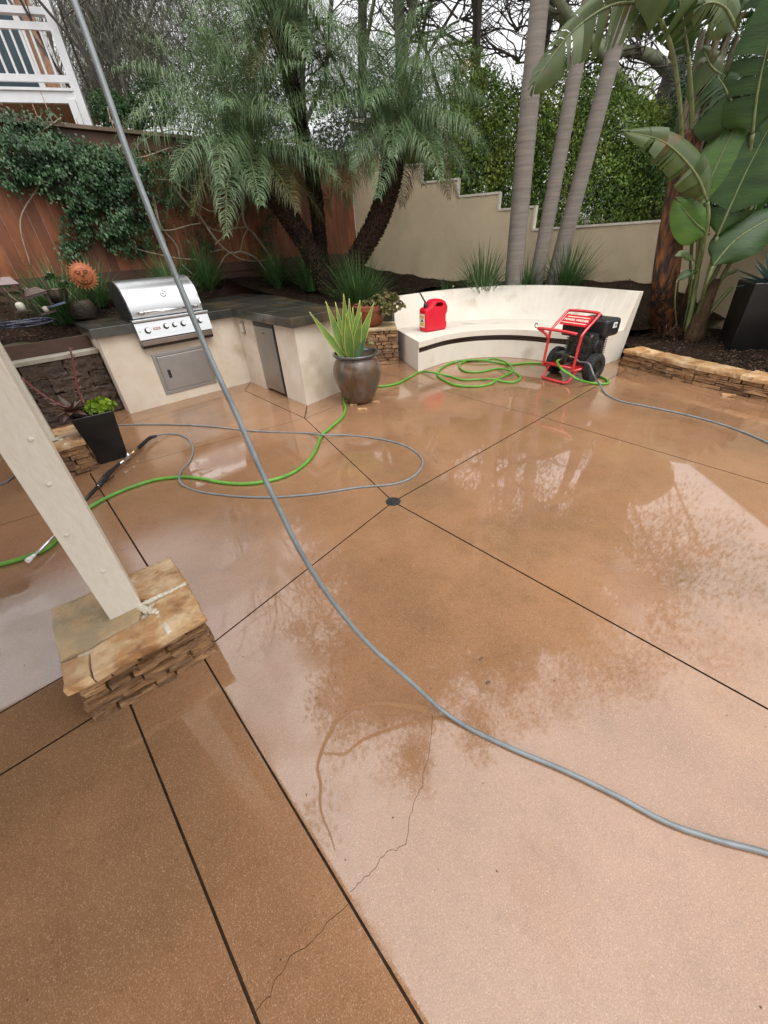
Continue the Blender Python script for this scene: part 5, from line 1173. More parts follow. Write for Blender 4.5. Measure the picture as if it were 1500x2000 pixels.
limb([(1300, 135, 11.6), (1280, 115, 11.4), (1250, 103, 11.3), (1210, 98, 11.2), (1170, 85, 11.1), (1130, 62, 11.1), (1060, 10, 11.2)], .115, .05)
build(mb, 'limb', M_MOSSY, bt_, smooth=True)
mb = MB(); random.seed(21)
for k in range(40):
    x, y = random.choice([(1250, 103), (1215, 165), (1240, 200), (1190, 120), (1285, 200), (1300, 130), (1155, 80), (1210, 98)]); P = [(x, y)]; a = random.uniform(-math.pi, 0.3); 
    for j in range(6): a += random.gauss(0, .5); P.append((P[-1][0] + 16 * math.cos(a), P[-1][1] + 14 * math.sin(a)))
    mb.tube(cr([AY(px, py, 11.2 + .1 * j) for j, (px, py) in enumerate(P)], 3), [.022 - .001 * i for i in range(19)], 4, cap=False)
build(mb, 'twig', M_BARKD, bt_, smooth=True)
# fine bare twigs against the sky, each spray rooted on a limb or trunk of its own tree
def sprays(owner, roots, n, Y, L_, seed, ang=(-2.9, -.2), r0=.016):
    random.seed(seed); mb = MB()
    def go(x, y, a, l, r_, lv, Y_):
        P = [(x, y, Y_)]; k = 7
        for j in range(k): a += random.gauss(0, .28); x += l / k * math.cos(a); y += l / k * math.sin(a); Y_ += random.gauss(0, .03); P.append((x, y, Y_))
        mb.tube([AY(*p[:2], p[2]) for p in P], [r_ * (1 - .7 * j / k) for j in range(k + 1)], 4, cap=False)
        if lv < 2:
            for q in range(4): p = random.choice(P[2:]); go(p[0], p[1], a + random.choice((-1, 1)) * random.uniform(.3, 1.1), l * random.uniform(.4, .7), r_ * .55, lv + 1, p[2])
    for i in range(n): x, y = random.choice(roots); go(x + random.gauss(0, 3), y + random.gauss(0, 3), random.uniform(*ang), L_ * random.uniform(.6, 1.3), r0, 0, Y)
    build(mb, 'twig', M_BARKD, owner, smooth=True)
sprays(bt_, [(1250, 103), (1215, 165), (1240, 200), (1190, 120), (1210, 98), (1155, 80), (1130, 62)], 26, 11.15, 95, 5, (-3.6, .4))
bts = [o for o in SC.objects if o.name.startswith('bare_tree') and o.get('category') == 'tree']
sprays(bts[1], [(900, 40), (902, 90), (905, 140), (898, 0)], 22, 13.4, 120, 6, (-3.1, 0), .022)
sprays(bts[0], [(800, 30), (800, 80), (798, 0)], 16, 13.4, 120, 7, (-3.1, 0), .022)
sprays(bts[3], [(1012, 60), (1012, 120), (1012, 0)], 22, 13.9, 130, 8, (-3.1, 0), .022)
# crown of the grey tree, high above the frame
c0 = AY(1420, -420, Yg + .5); P = np.concatenate([c0 + RNG.normal(0, 1, (1200, 3)) * np.array([3.2, 2.0, 1.2]) for _ in range(6)]); P = P[P[:, 2] > 7.4][:2400]; P = cluster(P, 5, .22)
v, f = leafquads(P, RNG.normal(0, .5, P.shape) + np.array([0, 0, -.8]), .16, .06); npbuild(v, f, 'crown', M_EUC, bt_)

# ================================================================== BIRD OF PARADISE
bop = thing('bird_of_paradise', 'giant bird of paradise clump with orange-brown trunk and huge torn green leaves at right', 'plant', G(1310, 645, .28))
mb = MB(); YB = 6.15
P = cr([G(1292, 650, .2), AY(1298, 560, YB), AY(1308, 480, YB), AY(1322, 400, YB), AY(1338, 320, YB - .03), AY(1352, 250, YB - .06)], 8); mb.tube(P, [.17 - .001 * i for i in range(len(P))], 18); mb.tube(cr([G(1330, 655, .2), AY(1340, 590, YB), AY(1352, 545, YB)], 5), [.07 - .004 * i for i in range(11)], 10)
build(mb, 'trunk', M_BTRUNK, bop, smooth=True)
mb = MB()
P0 = AY(1335, 330, YB - .03)
for k, (x1, y1, x2, y2, r_) in enumerate(((1352, 200, 1392, 40, .05), (1366, 200, 1412, 30, .055), (1378, 210, 1428, 45, .06), (1345, 220, 1372, 60, .05), (1390, 220, 1440, 70, .045), (1358, 230, 1400, 120, .05), (1340, 240, 1352, 130, .04), (1372, 250, 1415, 130, .05))):
    mb.tube(cr([AY(1330 + 4 * k, 345 - 3 * k, YB - .05), AY(x1, y1, YB - .08 - .03 * (k % 3)), AY(x2, y2, YB - .05)], 6), [r_ * (1 - .03 * i) for i in range(13)], 10)
build(mb, 'leaf_sheath', M_SHEATH, bop, smooth=True)
def paddle(pts, wpx, mtl, tears=.3, petiole=None, droop=.15, Y=YB, cup=.25, seed=0, pr=.016, seg=26):
    random.seed(seed); P = cr([AY(x, y, Y + (z[0] if z else 0)) for x, y, *z in pts], 10); P = np.array(P); t = np.linspace(0, len(P) - 1, seg + 1)
    P = np.array([P[min(int(q), len(P) - 2)] * (1 - (q - min(int(q), len(P) - 2))) + P[min(int(q), len(P) - 2) + 1] * (q - min(int(q), len(P) - 2)) for q in t])
    T = np.gradient(P, axis=0); T = unit(T); W_ = wpx / F * (Y * .93) * .5
    view = unit(O3 - P.mean(0)); side = unit(np.cross(T, view + np.array([.1, 0, .3]))); nr_ = np.cross(side, T)
    nr_ = nr_ * np.sign((nr_ @ view))[:, None]
    s_ = np.linspace(0, 1, seg + 1); prof = np.clip(np.sin(math.pi * (s_ * .96 + .03) ** .72), .02, 1) ** .75; vs = []; fs = []
    for sg in (-1, 1):
        jag = 0; off = 0; 
        k = 0
        while k < seg:
            ln = 1; 
            while k + ln < seg and random.random() > tears: ln += 1
            dz = random.uniform(-.06, .06) * (1 if tears > .05 else 0); sc_ = random.uniform(.86, 1.05) if tears > .05 else 1
            o = len(vs)
            for i in range(k, k + ln + 1):
                sh = 0
                if tears > .05 and (i == k or i == k + ln): sh = .06 * (1 if i == k else -1)
                for c_, (fr_, h) in enumerate(((0, 0), (.34, .10), (.68, .12), (1, .02))):
                    q = P[i] + side[i] * sg * W_ * prof[i] * fr_ * sc_ + nr_[i] * W_ * (h * cup * 2.2 - .1 * fr_ * fr_) + T[i] * (W_ * fr_ * .35 + sh * W_ * fr_) + np.array([0, 0, -droop * W_ * prof[i] * fr_ ** 2]) + nr_[i] * dz * fr_
                    vs.append(q)
            for i in range(ln):
                for c_ in range(3): a = o + i * 4 + c_; fs.append((a, a + 1, a + 5, a + 4))
            k += ln
    o = npbuild(np.array(vs), np.array(fs), 'leaf', mtl, bop, smooth=True)
    mb = MB(); mb.tube(P, [pr * (1 - .75 * i / seg) for i in range(seg + 1)], 7)
    if petiole: mb.tube(cr([AY(x, y, Y + (z[0] if z else 0)) for x, y, *z in petiole], 8), pr * 1.25, 8)
    build(mb, 'petiole', M_PETI, o, smooth=True)
YF = 5.7
paddle([(1382, 395), (1362, 345), (1325, 300), (1285, 272), (1222, 258)], 50, M_BOPE, .30, [(1345, 600, .3), (1370, 500, .1), (1383, 430), (1382, 395)], .2, YF, seed=1)
paddle([(1368, 405, .15), (1392, 340, .15), (1425, 270, .15), (1458, 205, .15)], 60, M_BOPL, .02, [(1355, 610, .35), (1362, 500, .2), (1368, 405, .15)], 0, YF, seed=2)
paddle([(1400, 462), (1432, 390), (1465, 320), (1515, 225)], 100, M_BOP, .10, [(1360, 620, .2), (1385, 530, .1), (1400, 462)], .1, YF, seed=3)
paddle([(1392, 520), (1430, 475), (1480, 440), (1560, 400)], 75, M_BOP, .05, [(1360, 620, .2), (1378, 560), (1392, 520)], .2, YF - .1, seed=4)
paddle([(1470, 262), (1478, 190), (1494, 110), (1522, 20), (1550, -60)], 92, M_BOP, .12, [(1405, 480, .2), (1452, 360, .1), (1470, 262)], .2, YF, seed=5)
paddle([(1292, 42), (1255, 8), (1190, 12), (1120, 60), (1068, 125), (1042, 165)], 56, M_BOPE, .5, [(1330, 340, .35), (1330, 230, .2), (1315, 110, .1), (1292, 42)], .5, YF, seed=6)
paddle([(1345, 110, .2), (1330, 20, .2), (1310, -80, .2), (1280, -190, .2)], 60, M_BOP, .2, [(1338, 330, .4), (1352, 240, .3), (1345, 110, .2)], .2, YF, seed=7)
paddle([(1440, 165, .2), (1415, 150, .2), (1390, 130, .25), (1375, 100, .3)], 60, M_BOPE, .3, None, .4, YF, seed=8)
paddle([(1455, 240, .12), (1430, 200, .12), (1415, 170, .15), (1402, 150, .2)], 70, M_BOP, .25, None, .5, YF, seed=18)
paddle([(1385, 458, .1), (1362, 440, .1), (1340, 415, .1), (1325, 395, .1)], 55, M_BOPL, .02, None, .2, YF, seed=9)
paddle([(1322, 548), (1335, 538), (1350, 532), (1362, 530)], 14, M_BOP, .02, [(1322, 640, .1), (1318, 590), (1322, 548)], 0, YF + .1, seed=10, pr=.006)
paddle([(1318, 500, .1), (1332, 495, .1), (1345, 503, .1), (1356, 510, .1)], 12, M_BOPE, .02, [(1335, 640, .2), (1350, 560, .1), (1352, 510, .1)], 0, YF, seed=19, pr=.006)
paddle([(1355, 410, .35), (1348, 340, .4), (1352, 260, .4), (1370, 180, .4)], 70, M_BOP, .05, [(1345, 600, .4), (1350, 500, .35), (1355, 410, .35)], 0, YF, seed=11)
paddle([(1420, 380, .3), (1440, 300, .35), (1460, 220, .4), (1475, 150, .4)], 95, M_BOP, .05, None, 0, YF, seed=12)
paddle([(1410, 60, .2), (1425, -40, .2), (1450, -150, .2), (1470, -290, .2)], 150, M_BOP, .25, None, .1, YF, seed=13)
paddle([(1425, 50, .3), (1500, -60, .3), (1580, -120, .3), (1680, -130, .3)], 150, M_BOP, .25, None, .3, YF, seed=14)
paddle([(1400, 45, .0), (1370, -20, .0), (1320, -60, -.1), (1250, -60, -.2)], 90, M_BOPE, .3, None, .4, YF, seed=15)
paddle([(1440, 60, -.1), (1420, 20, -.1), (1395, 5, -.1), (1370, 10, -.1)], 50, M_BOPE, .3, None, .4, YF, seed=16)
paddle([(1470, 420, .3), (1500, 330, .3), (1530, 260, .3), (1560, 180, .3)], 120, M_BOP, .05, None, 0, YF, seed=17)
mb = MB()
for k, pts in enumerate(([(1345, 650), (1385, 560), (1425, 480), (1470, 400), (1500, 330)], [(1352, 650), (1400, 560), (1440, 490), (1480, 430)], [(1348, 655), (1372, 600), (1410, 545), (1438, 528)], [(1340, 655), (1358, 560), (1372, 470), (1380, 400)], [(1345, 655), (1395, 600), (1430, 560)])):
    mb.tube(cr([AY(x, y, YF + .15) for x, y in pts], 6), [.034 - .0008 * i for i in range(60)][:6 * (len(pts) - 1) + 1], 10)
build(mb, 'young_stem', M_PETI, bop, smooth=True)
mb = MB(); mb.tube(cr([G(1352, 668, .2), AY(1372, 608, 5.8), AY(1398, 545, 5.85)], 5), [.13 - .007 * i for i in range(11)], 12); build(mb, 'young_trunk', mat('dark_sheath', (.035, .022, .012), (.10, .06, .03), rough=.8, spec=.2, scale=9, stretch=(5, 5, .7), bump=1, bscale=20, bdist=.03), bop, smooth=True)
random.seed(77)
v, f = blades(G(1305, 655, .24), 60, .28, .02, droop=1.6, r0=.22, el=(.2, 1.2)); npbuild(v, f, 'dead_leaf', M_BROWNL, bop)

# ================================================================== RIGHT STONE WALL + TALL BLACK POT
sw = thing('stone_planter_wall', 'low tan stacked stone planter wall with flagstone cap at the right edge', 'stone wall', (*ST[0], 0))
mb = MB(); cb = MB(); core = MB(); random.seed(5)
for a, b in zip(ST[:-1], ST[1:]):
    d = b - a; L_ = np.linalg.norm(d); d = d / L_; o = np.array([d[1], -d[0]]); o = o if o @ (-a) > 0 else -o
    ledge(mb, a - o * .05, b - o * .05, o, 0, .165, 4, .05, (.12, .34), .010, .04, ret=False)
    core.prism([a - o * .07, b - o * .07, b - o * .30, a - o * .30], 0, .165)
    x = 0
    while x < L_ - .02:
        w_ = random.uniform(.35, .6); w_ = L_ - x if L_ - x - w_ < .15 else w_
        q = [a + d * (x + .004) + o * .025, a + d * (x + w_ - .004) + o * .02, a + d * (x + w_ - .004) - o * (.26 + random.uniform(-.03, .03)), a + d * (x + .004) - o * (.26 + random.uniform(-.03, .03))]
        slab(cb, q, .165, .212, .05, .008, .022); x += w_
build(core, 'mortar_core', M_GROUT, sw); build(mb, 'ledge_stone', M_STONE, sw, autosm=30); build(cb, 'capstone', M_FLAG, sw, autosm=40)
random.seed(9)
mb = MB(); p = G(1423, 772, .012); mb.rbox((p[0], p[1], .012), (.8, -.6, 0), (.6, .8, 0), (0, 0, 1), .06, .03, .012, .02, .008); tag(build(mb, 'stone_chip', M_FLAG, origin=p), 'flat tan stone chip lying on the patio by the right planter wall', 'stone')
bp0 = G(1418, 690, .2); bx_, by_ = np.array([.93, -.37]), np.array([.37, .93])
bcen = bp0[:2] + bx_ * .26 + by_ * .26
bpot = thing('tall_black_planter', 'tall glossy black tapered planter in the bed at the right edge', 'planter', (*bcen, .2))
def taper(mb, c, ux, uy, h0, h1, z0, z1, rim=.03, inner=.12):
    vs = []
    for h, z in ((h0, z0), (h1, z1), (h1 - rim, z1), (h1 - rim - .01, z1 - inner)):
        for i, j in ((-1, -1), (1, -1), (1, 1), (-1, 1)): p = c + ux * i * h + uy * j * h; vs.append((p[0], p[1], z))
    fs = [(3, 2, 1, 0), (12, 13, 14, 15)] + [(r_ * 4 + k, r_ * 4 + (k + 1) % 4, r_ * 4 + 4 + (k + 1) % 4, r_ * 4 + 4 + k) for r_ in range(3) for k in range(4)]
    mb.add(vs, fs)
zt_ = .98
mb = MB(); taper(mb, bcen, bx_, by_, .235, .27, .2, zt_, .03, .06); build(mb, 'planter_body', M_BLACKG, bpot, bevel=.015, seg=3)
mb = MB(); mb.prism([bcen + bx_ * i * .235 + by_ * j * .235 for i, j in ((-1, -1), (1, -1), (1, 1), (-1, 1))], zt_ - .062, zt_ - .05); build(mb, 'potting_soil', M_SOIL, bpot)
def rosette(base, n, L_, W_, el, thick=.2, curl=.3, tipup=0, seg=7, edge=None, rnd=None):
    mb = MB(); me_ = MB()
    for i in range(n):
        az = i * 2.39996 + random.uniform(-.15, .15); e = el[0] + (el[1] - el[0]) * i / max(1, n - 1) + random.uniform(-.06, .06); l = L_ * random.uniform(.8, 1.08) * (.75 + .25 * math.cos(e - .6)); p = np.array(base, float); d = np.array([math.cos(az) * math.cos(e), math.sin(az) * math.cos(e), math.sin(e)]); s_ = np.array([-math.sin(az), math.cos(az), 0]); vs = []
        st = l / seg
        for k in range(seg + 1):
            t = k / seg; w_ = W_ * (.55 + .9 * math.sin(math.pi * min(1, t * 1.05) ** .8) * .6) * (1 - t ** 3) * .5 + .0015; u_ = np.cross(s_, d); u_ = -u_ if u_[2] < 0 else u_
            vs += [p - s_ * w_ + u_ * w_ * .35, p - u_ * w_ * thick, p + s_ * w_ + u_ * w_ * .35, p + u_ * w_ * .08]
            p = p + d * st; d = d + np.array([0, 0, (tipup if t > .5 else -curl) * .35 / seg]); d /= np.linalg.norm(d)
        fs = [(k * 4 + j, k * 4 + (j + 1) % 4, k * 4 + 4 + (j + 1) % 4, k * 4 + 4 + j) for k in range(seg) for j in range(4)] + [(3, 2, 1, 0), (seg * 4, seg * 4 + 1, seg * 4 + 2, seg * 4 + 3)]
        mb.add(vs, fs)
        if edge:
            for j in (0, 2): me_.tube([vs[k * 4 + j] for k in range(seg + 1)], [.0045 * (1 - .6 * k / seg) + .0005 for k in range(seg + 1)], 5)
    return mb, me_
random.seed(31); ag = thing('blue_agave', 'grey-green spiky agave growing in the tall black planter at the right edge', 'plant', (*bcen, zt_ - .05))
mb, _ = rosette((*bcen, zt_ - .05), 34, .46, .075, (1.35, -.1), .3, .1); build(mb, 'leaf', mat('blue_agave_leaf', (.10, .16, .14), (.06, .10, .09), rough=.45, scale=6), ag, autosm=50)
random.seed(32); p = G(1500, 728, .22); ag = thing('low_agave', 'pale green succulent leaves resting on the planter wall at the right edge', 'plant', p + np.array([.14, -.1, 0])); mb, _ = rosette(p + np.array([.14, -.1, 0]), 12, .20, .085, (1.2, .1), .3, .1); build(mb, 'leaf', mat('pale_agave_leaf', (.16, .27, .19), (.10, .2, .14), rough=.4, scale=6), ag, autosm=50)

# ================================================================== BIG GLAZED POT with striped agave
gpz = np.array([-.21, 4.72, 0.0])
pot = thing('glazed_urn', 'big brown glazed urn-shaped pot standing on terracotta chips by the counter end', 'plant pot', gpz)
pr = [(.155, .018), (.165, .03), (.215, .12), (.262, .24), (.285, .34), (.283, .41), (.262, .475), (.236, .51), (.225, .53), (.232, .545)]
mb = MB(); mb.lathe(gpz, pr, 48); build(mb, 'urn_body', M_GLAZE, pot, smooth=True)
mb = MB(); mb.lathe(gpz, [(.230, .535), (.262, .548), (.272, .562), (.268, .578), (.245, .580), (.215, .568), (.205, .545), (.20, .50)], 48, cap=False); build(mb, 'urn_rim', M_GLAZER, pot, smooth=True)
mb = MB(); mb.lathe(gpz, [(.205, .51), (.1, .525), (.01, .53)], 30); build(mb, 'potting_soil', M_SOIL, pot, smooth=True)
random.seed(14)
for k, (x, y, a) in enumerate(((690, 790, .2), (708, 799, -.1), (680, 783, .5), (735, 785, .9))):
    p = G(x, y, .009); c_, s_ = math.cos(a), math.sin(a); mb = MB(); mb.rbox((p[0], p[1], .009), (c_, s_, 0), (-s_, c_, 0), (0, 0, 1), .055 if k == 1 else .04, .03, .008, .02, .004)
    tag(build(mb, 'terracotta_chip', M_FLAG, origin=p), ('small tan chip under the left foot of the glazed urn', 'largest tan chip in front under the glazed urn', 'tan chip tucked at the back left under the glazed urn', 'tan chip under the right side of the glazed urn')[k], 'chip', 'chips propping up the glazed urn')
random.seed(51); ab = gpz + np.array([-.015, 0, .52])
agv = thing('striped_agave', 'tall upright yellow-edged green agave growing in the brown glazed urn', 'plant', ab)
def spear(mb, me_, base, tip, W_, bend=0.0, seg=10):
    base = np.array(base); tip = np.array(tip); ax = tip - base; l = np.linalg.norm(ax); vw = unit(O3 - base); s_ = unit(np.cross(ax, vw)); vs = []
    hor = ax.copy(); hor[2] = 0
    for k in range(seg + 1):
        t = k / seg; p = base + ax * t + np.array([0, 0, 1]) * bend * l * math.sin(math.pi * t); w_ = W_ * 1.2 * (.50 + .62 * math.sin(math.pi * min(1, t * .95 + .05))) * (1 - t ** 2.4) * .5 + .001; u_ = unit(np.cross(s_, ax)); u_ = u_ if u_ @ vw > 0 else -u_
        vs += [p - s_ * w_ + u_ * w_ * .25, p - u_ * w_ * .25, p + s_ * w_ + u_ * w_ * .25, p - u_ * w_ * .02]
    mb.add(vs, [(k * 4 + j, k * 4 + (j + 1) % 4, k * 4 + 4 + (j + 1) % 4, k * 4 + 4 + j) for k in range(seg) for j in range(4)] + [(3, 2, 1, 0), (seg * 4, seg * 4 + 1, seg * 4 + 2, seg * 4 + 3)])
    for j in (0, 2): me_.tube([vs[k * 4 + j] for k in range(seg + 1)], [.0055 * (1 - .7 * k / seg) + .0005 for k in range(seg + 1)], 5)
for (bx, by, tx, ty, W_, dy) in ((672, 686, 604, 609, .060, -.15), (674, 684, 636, 588, .070, -.05), (680, 690, 671, 574, .085, -.14), (684, 688, 682, 583, .060, .02), (690, 688, 703, 586, .080, 0), (694, 692, 730, 592, .075, -.05), (684, 695, 676, 612, .085, -.22), (692, 695, 706, 610, .070, -.2), (690, 682, 689, 600, .06, .1), (676, 680, 655, 590, .05, .1), (698, 690, 722, 610, .05, .05)):
    mb = MB(); me_ = MB(); b_ = AY(bx, by, 4.70 + dy * .3); b_[2] = .53; spear(mb, me_, b_, AY(tx, ty, 4.70 + dy), W_); l_ = build(mb, 'leaf', M_AGAVE, agv, autosm=50); build(me_, 'leaf_margin', M_AGEDGE, l_, smooth=True)
for (bx, by, tx, ty, W_, dy) in ((696, 698, 716, 655, .06, -.1), (700, 694, 712, 648, .05, 0), (694, 700, 705, 668, .05, -.15)):
    mb = MB(); me_ = MB(); b_ = AY(bx, by, 4.72 + dy); b_[2] = .53; spear(mb, me_, b_, AY(tx, ty, 4.70 + dy), W_); build(mb, 'offset_leaf', mat('dark_agave_leaf', (.05, .11, .05), (.09, .16, .07), rough=.35, scale=6), agv, autosm=50)
def bunch(mb, c, n, r_, s, flat=.6):
    for i in range(n):
        d = unit(RNG.normal(size=3)); d[2] = abs(d[2]); p = np.array(c) + d * np.array([r_, r_, r_ * flat]) * RNG.uniform(.5, 1)
        for j in range(6):
            a = j * 1.05 + random.random() * .3; e1 = unit(np.cross(d, [.3, .5, .8])); e2 = np.cross(d, e1); o = e1 * math.cos(a) + e2 * math.sin(a); t = unit(o + d * .7); w_ = np.cross(t, d)
            w_ = unit(w_); mb.add([p, p + t * s * .6 - w_ * s * .28 + d * s * .1, p + t * s, p + t * s * .6 + w_ * s * .28 + d * s * .1, p + t * s * .55 - d * s * .12], [(0, 1, 2, 3), (0, 4, 2, 1), (0, 3, 2, 4)])
for k, (x, y, lab) in enumerate(((664, 700, 'small cream sedum at the front left of the glazed urn soil'), (726, 672, 'small yellowish sedum hanging over the right rim of the glazed urn'))):
    p = G(x, y, .545 if k == 0 else .585); mb = MB(); bunch(mb, p, 16, .042, .020); tag(build(mb, 'sedum_tuft', M_CREAMS, origin=p), lab, 'succulent')
mb = MB(); random.seed(61); c_ = tpos + np.array([.17, -.06, .31])
suc = thing('jade_succulent', 'bronze-green succulent spilling from the terracotta pot beside the bench', 'plant', tpos + np.array([0, 0, .2]))
for q in ((.0, 0, .0, .09), (.07, -.02, .03, .10), (.13, -.03, -.03, .09), (.05, -.08, -.04, .08), (.16, -.04, .03, .06), (-.10, -.03, -.01, .06), (-.17, -.04, -.01, .05), (.12, -.06, -.10, .08), (.06, -.1, -.1, .08), (.20, -.08, -.06, .08), (-.04, -.08, .02, .08)): bunch(mb, c_ + np.array(q[:3]) * 1.3, 34, q[3] * 1.35, .042, .9)
build(mb, 'foliage', M_SUCO, suc)
mb = MB()
for k in range(9): a = k * .7; mb.tube(cr([tpos + np.array([0, 0, .19]), c_ + np.array([.03 * math.cos(a), .03 * math.sin(a), -.05]), c_ + np.array([.12 * math.cos(a), .06 * math.sin(a), .02])], 3), .006, 5)
build(mb, 'stem', M_BROWNL, suc)

# ================================================================== TALL SQUARE BLACK POT at left
sq0, sq1 = G(197, 908), G(252, 892); sx_ = (sq1 - sq0)[:2]; sL = np.linalg.norm(sx_); sx_ /= sL; sy_ = np.array([-sx_[1], sx_[0]]); sc = (sq0[:2] + sq1[:2]) / 2 + sy_ * sL / 2
SPH = .47
sp_ = thing('square_black_planter', 'tall glossy black square planter beside the far stone pier', 'planter', (*sc, 0))
mb = MB(); taper(mb, sc, sx_, sy_, sL / 2 - .004, sL / 2 + .045, 0, SPH, .016, .05); build(mb, 'planter_body', M_BLACKG, sp_, bevel=.008, seg=3)
mb = MB(); mb.prism([sc + sx_ * i * (sL / 2 + .02) + sy_ * j * (sL / 2 + .02) for i, j in ((-1, -1), (1, -1), (1, 1), (-1, 1))], SPH - .052, SPH - .04); build(mb, 'potting_soil', M_SOIL, sp_)
mb = MB(); p = np.array([*(sc + sx_ * .07 - sy_ * .02), SPH + .0]); yg = thing('green_sedum', 'rounded yellow-green succulent mound in the square black planter', 'plant', p)
bunch(mb, p + np.array([0.02, 0, .0]), 90, .13, .034, .7); build(mb, 'foliage', M_SUCC, yg)
p0 = np.array([*(sc - sx_ * .08), SPH - .03]); pk = thing('pink_stalk_succulent', 'bronze rosette succulent with two tall pink leafy stalks in the square black planter', 'plant', p0)
random.seed(71); mb, _ = rosette(p0 + np.array([-.04, -.03, .06]), 18, .17, .055, (.9, -.5), .2, .3); build(mb, 'rosette', M_BROWNL, pk, autosm=50)
def stalk(pts, n):
    P = cr([AY(x, y, Y_) for x, y, Y_ in pts], 8); mb = MB(); mb.tube(P, [.011 - .005 * i / len(P) for i in range(len(P))], 8); o = build(mb, 'stalk', M_PINK, pk, smooth=True); lf = MB()
    for i in range(3, len(P)):
        for j in range(2):
            T = unit(P[i] - P[i - 1]); a = i * 2.1 + j * math.pi; e1 = unit(np.cross(T, [.1, .9, .2])); e2 = np.cross(T, e1); o_ = e1 * math.cos(a) + e2 * math.sin(a); t = unit(o_ + T * .6); s = .055 * (1 - .5 * i / len(P)); w_ = unit(np.cross(t, T)); p = P[i]
            lf.add([p, p + t * s * .55 - w_ * s * .2, p + t * s, p + t * s * .55 + w_ * s * .2, p + t * s * .5 - T * s * .12], [(0, 1, 2, 3), (0, 4, 2, 1), (0, 3, 2, 4)])
    build(lf, 'stalk_leaf', M_PINK, o)
yk = float(p0[1])
stalk([(165, 788, yk), (152, 760, yk), (145, 720, yk - .02), (137, 680, yk - .05)], 12); stalk([(150, 800, yk), (115, 790, yk - .05), (75, 765, yk - .1), (42, 738, yk - .15)], 12)

# ================================================================== THINGS ON THE LEFT BED
# sun face
sp0 = FP(162, 538, 1.25); sn_ = np.array([-N[0] * .55 + .2, -N[1] * .9, .18]); sn_ = unit(O3 * .4 + np.array([-0.2, 0, .3]) - sp0 * np.array([1, 1, .6])); sxx = unit(np.cross([0, 0, 1.], sn_)); syy = np.cross(sn_, sxx)
if sxx @ np.array([1, 0, 0]) < 0: sxx = -sxx; syy = np.cross(sn_, sxx)
syy = syy if syy[2] > 0 else -syy
SR = 20.5 / F * float((AX @ (sp0 - O3))[2]); sun = thing('sun_ornament', 'round terracotta sun face ornament with pointed rays propped before the fence', 'ornament', sp0)
mb = MB(); nseg = 48; vs = []; rws = [(0, .20), (.35, .195), (.62, .16), (.74, .12), (.76, .04), (.92, .04), (1.0, .03)]
def sunp(r_, a, h): return sp0 + sxx * r_ * SR * math.cos(a) + syy * r_ * SR * math.sin(a) + sn_ * h * SR
for r_, h in rws:
    for k in range(nseg): vs.append(sunp(max(r_, .01), 2 * math.pi * k / nseg, h))
for k in range(nseg): vs.append(sunp(1.0, 2 * math.pi * k / nseg, -.12))
fs = [(i * nseg + k, i * nseg + (k + 1) % nseg, (i + 1) * nseg + (k + 1) % nseg, (i + 1) * nseg + k) for i in range(len(rws)) for k in range(nseg)] + [tuple(range(nseg)), tuple(range(len(rws) * nseg, (len(rws) + 1) * nseg))]
mb.add(vs, fs); build(mb, 'sun_disc', M_TERRAS, sun, smooth=True)
mb = MB()
for k in range(24):
    a = 2 * math.pi * k / 24; w_ = .11; L_ = 1.36 if k % 2 else 1.26; mb.add([sunp(.95, a - w_, .03), sunp(.95, a + w_, .03), sunp(L_, a + .06, .0), sunp(.95, a - w_, -.1), sunp(.95, a + w_, -.1), sunp(L_, a + .06, -.05)], [(0, 1, 2), (3, 5, 4), (0, 2, 5, 3), (1, 4, 5, 2)])
build(mb, 'ray', M_TERRAS, sun)
mb = MB()
def fpt(x, y, h): return sp0 + sxx * x * SR + syy * y * SR + sn_ * h * SR
mb.tube([fpt(.0, .30, .26), fpt(.0, .10, .38), fpt(0, -.05, .44)], [.05 * SR, .08 * SR, .11 * SR], 10)
for s_ in (-1, 1):
    mb.tube(cr([fpt(s_ * .10, .36, .28), fpt(s_ * .30, .44, .28), fpt(s_ * .52, .34, .2)], 4), .04 * SR, 8); mb.tube(cr([fpt(s_ * .14, .22, .28), fpt(s_ * .30, .26, .29), fpt(s_ * .46, .20, .24)], 4), [.02 * SR, .03 * SR, .045 * SR, .055 * SR, .06 * SR, .055 * SR, .045 * SR, .03 * SR, .02 * SR], 8)
mb.tube(cr([fpt(-.24, -.26, .27), fpt(0, -.24, .32), fpt(.24, -.26, .27)], 4), .04 * SR, 8); mb.tube(cr([fpt(-.20, -.34, .27), fpt(0, -.38, .31), fpt(.20, -.34, .27)], 4), .045 * SR, 8)
mb.tube([fpt(0, -.56, .22), fpt(0, -.52, .26)], .12 * SR, 10); build(mb, 'face', M_TERRAS, sun, smooth=True)
mb = MB(); mb.tube([sp0 - sn_ * .03, np.array([sp0[0], sp0[1] + .06, .98])], .008, 6); build(mb, 'stake', M_BLACK, sun)
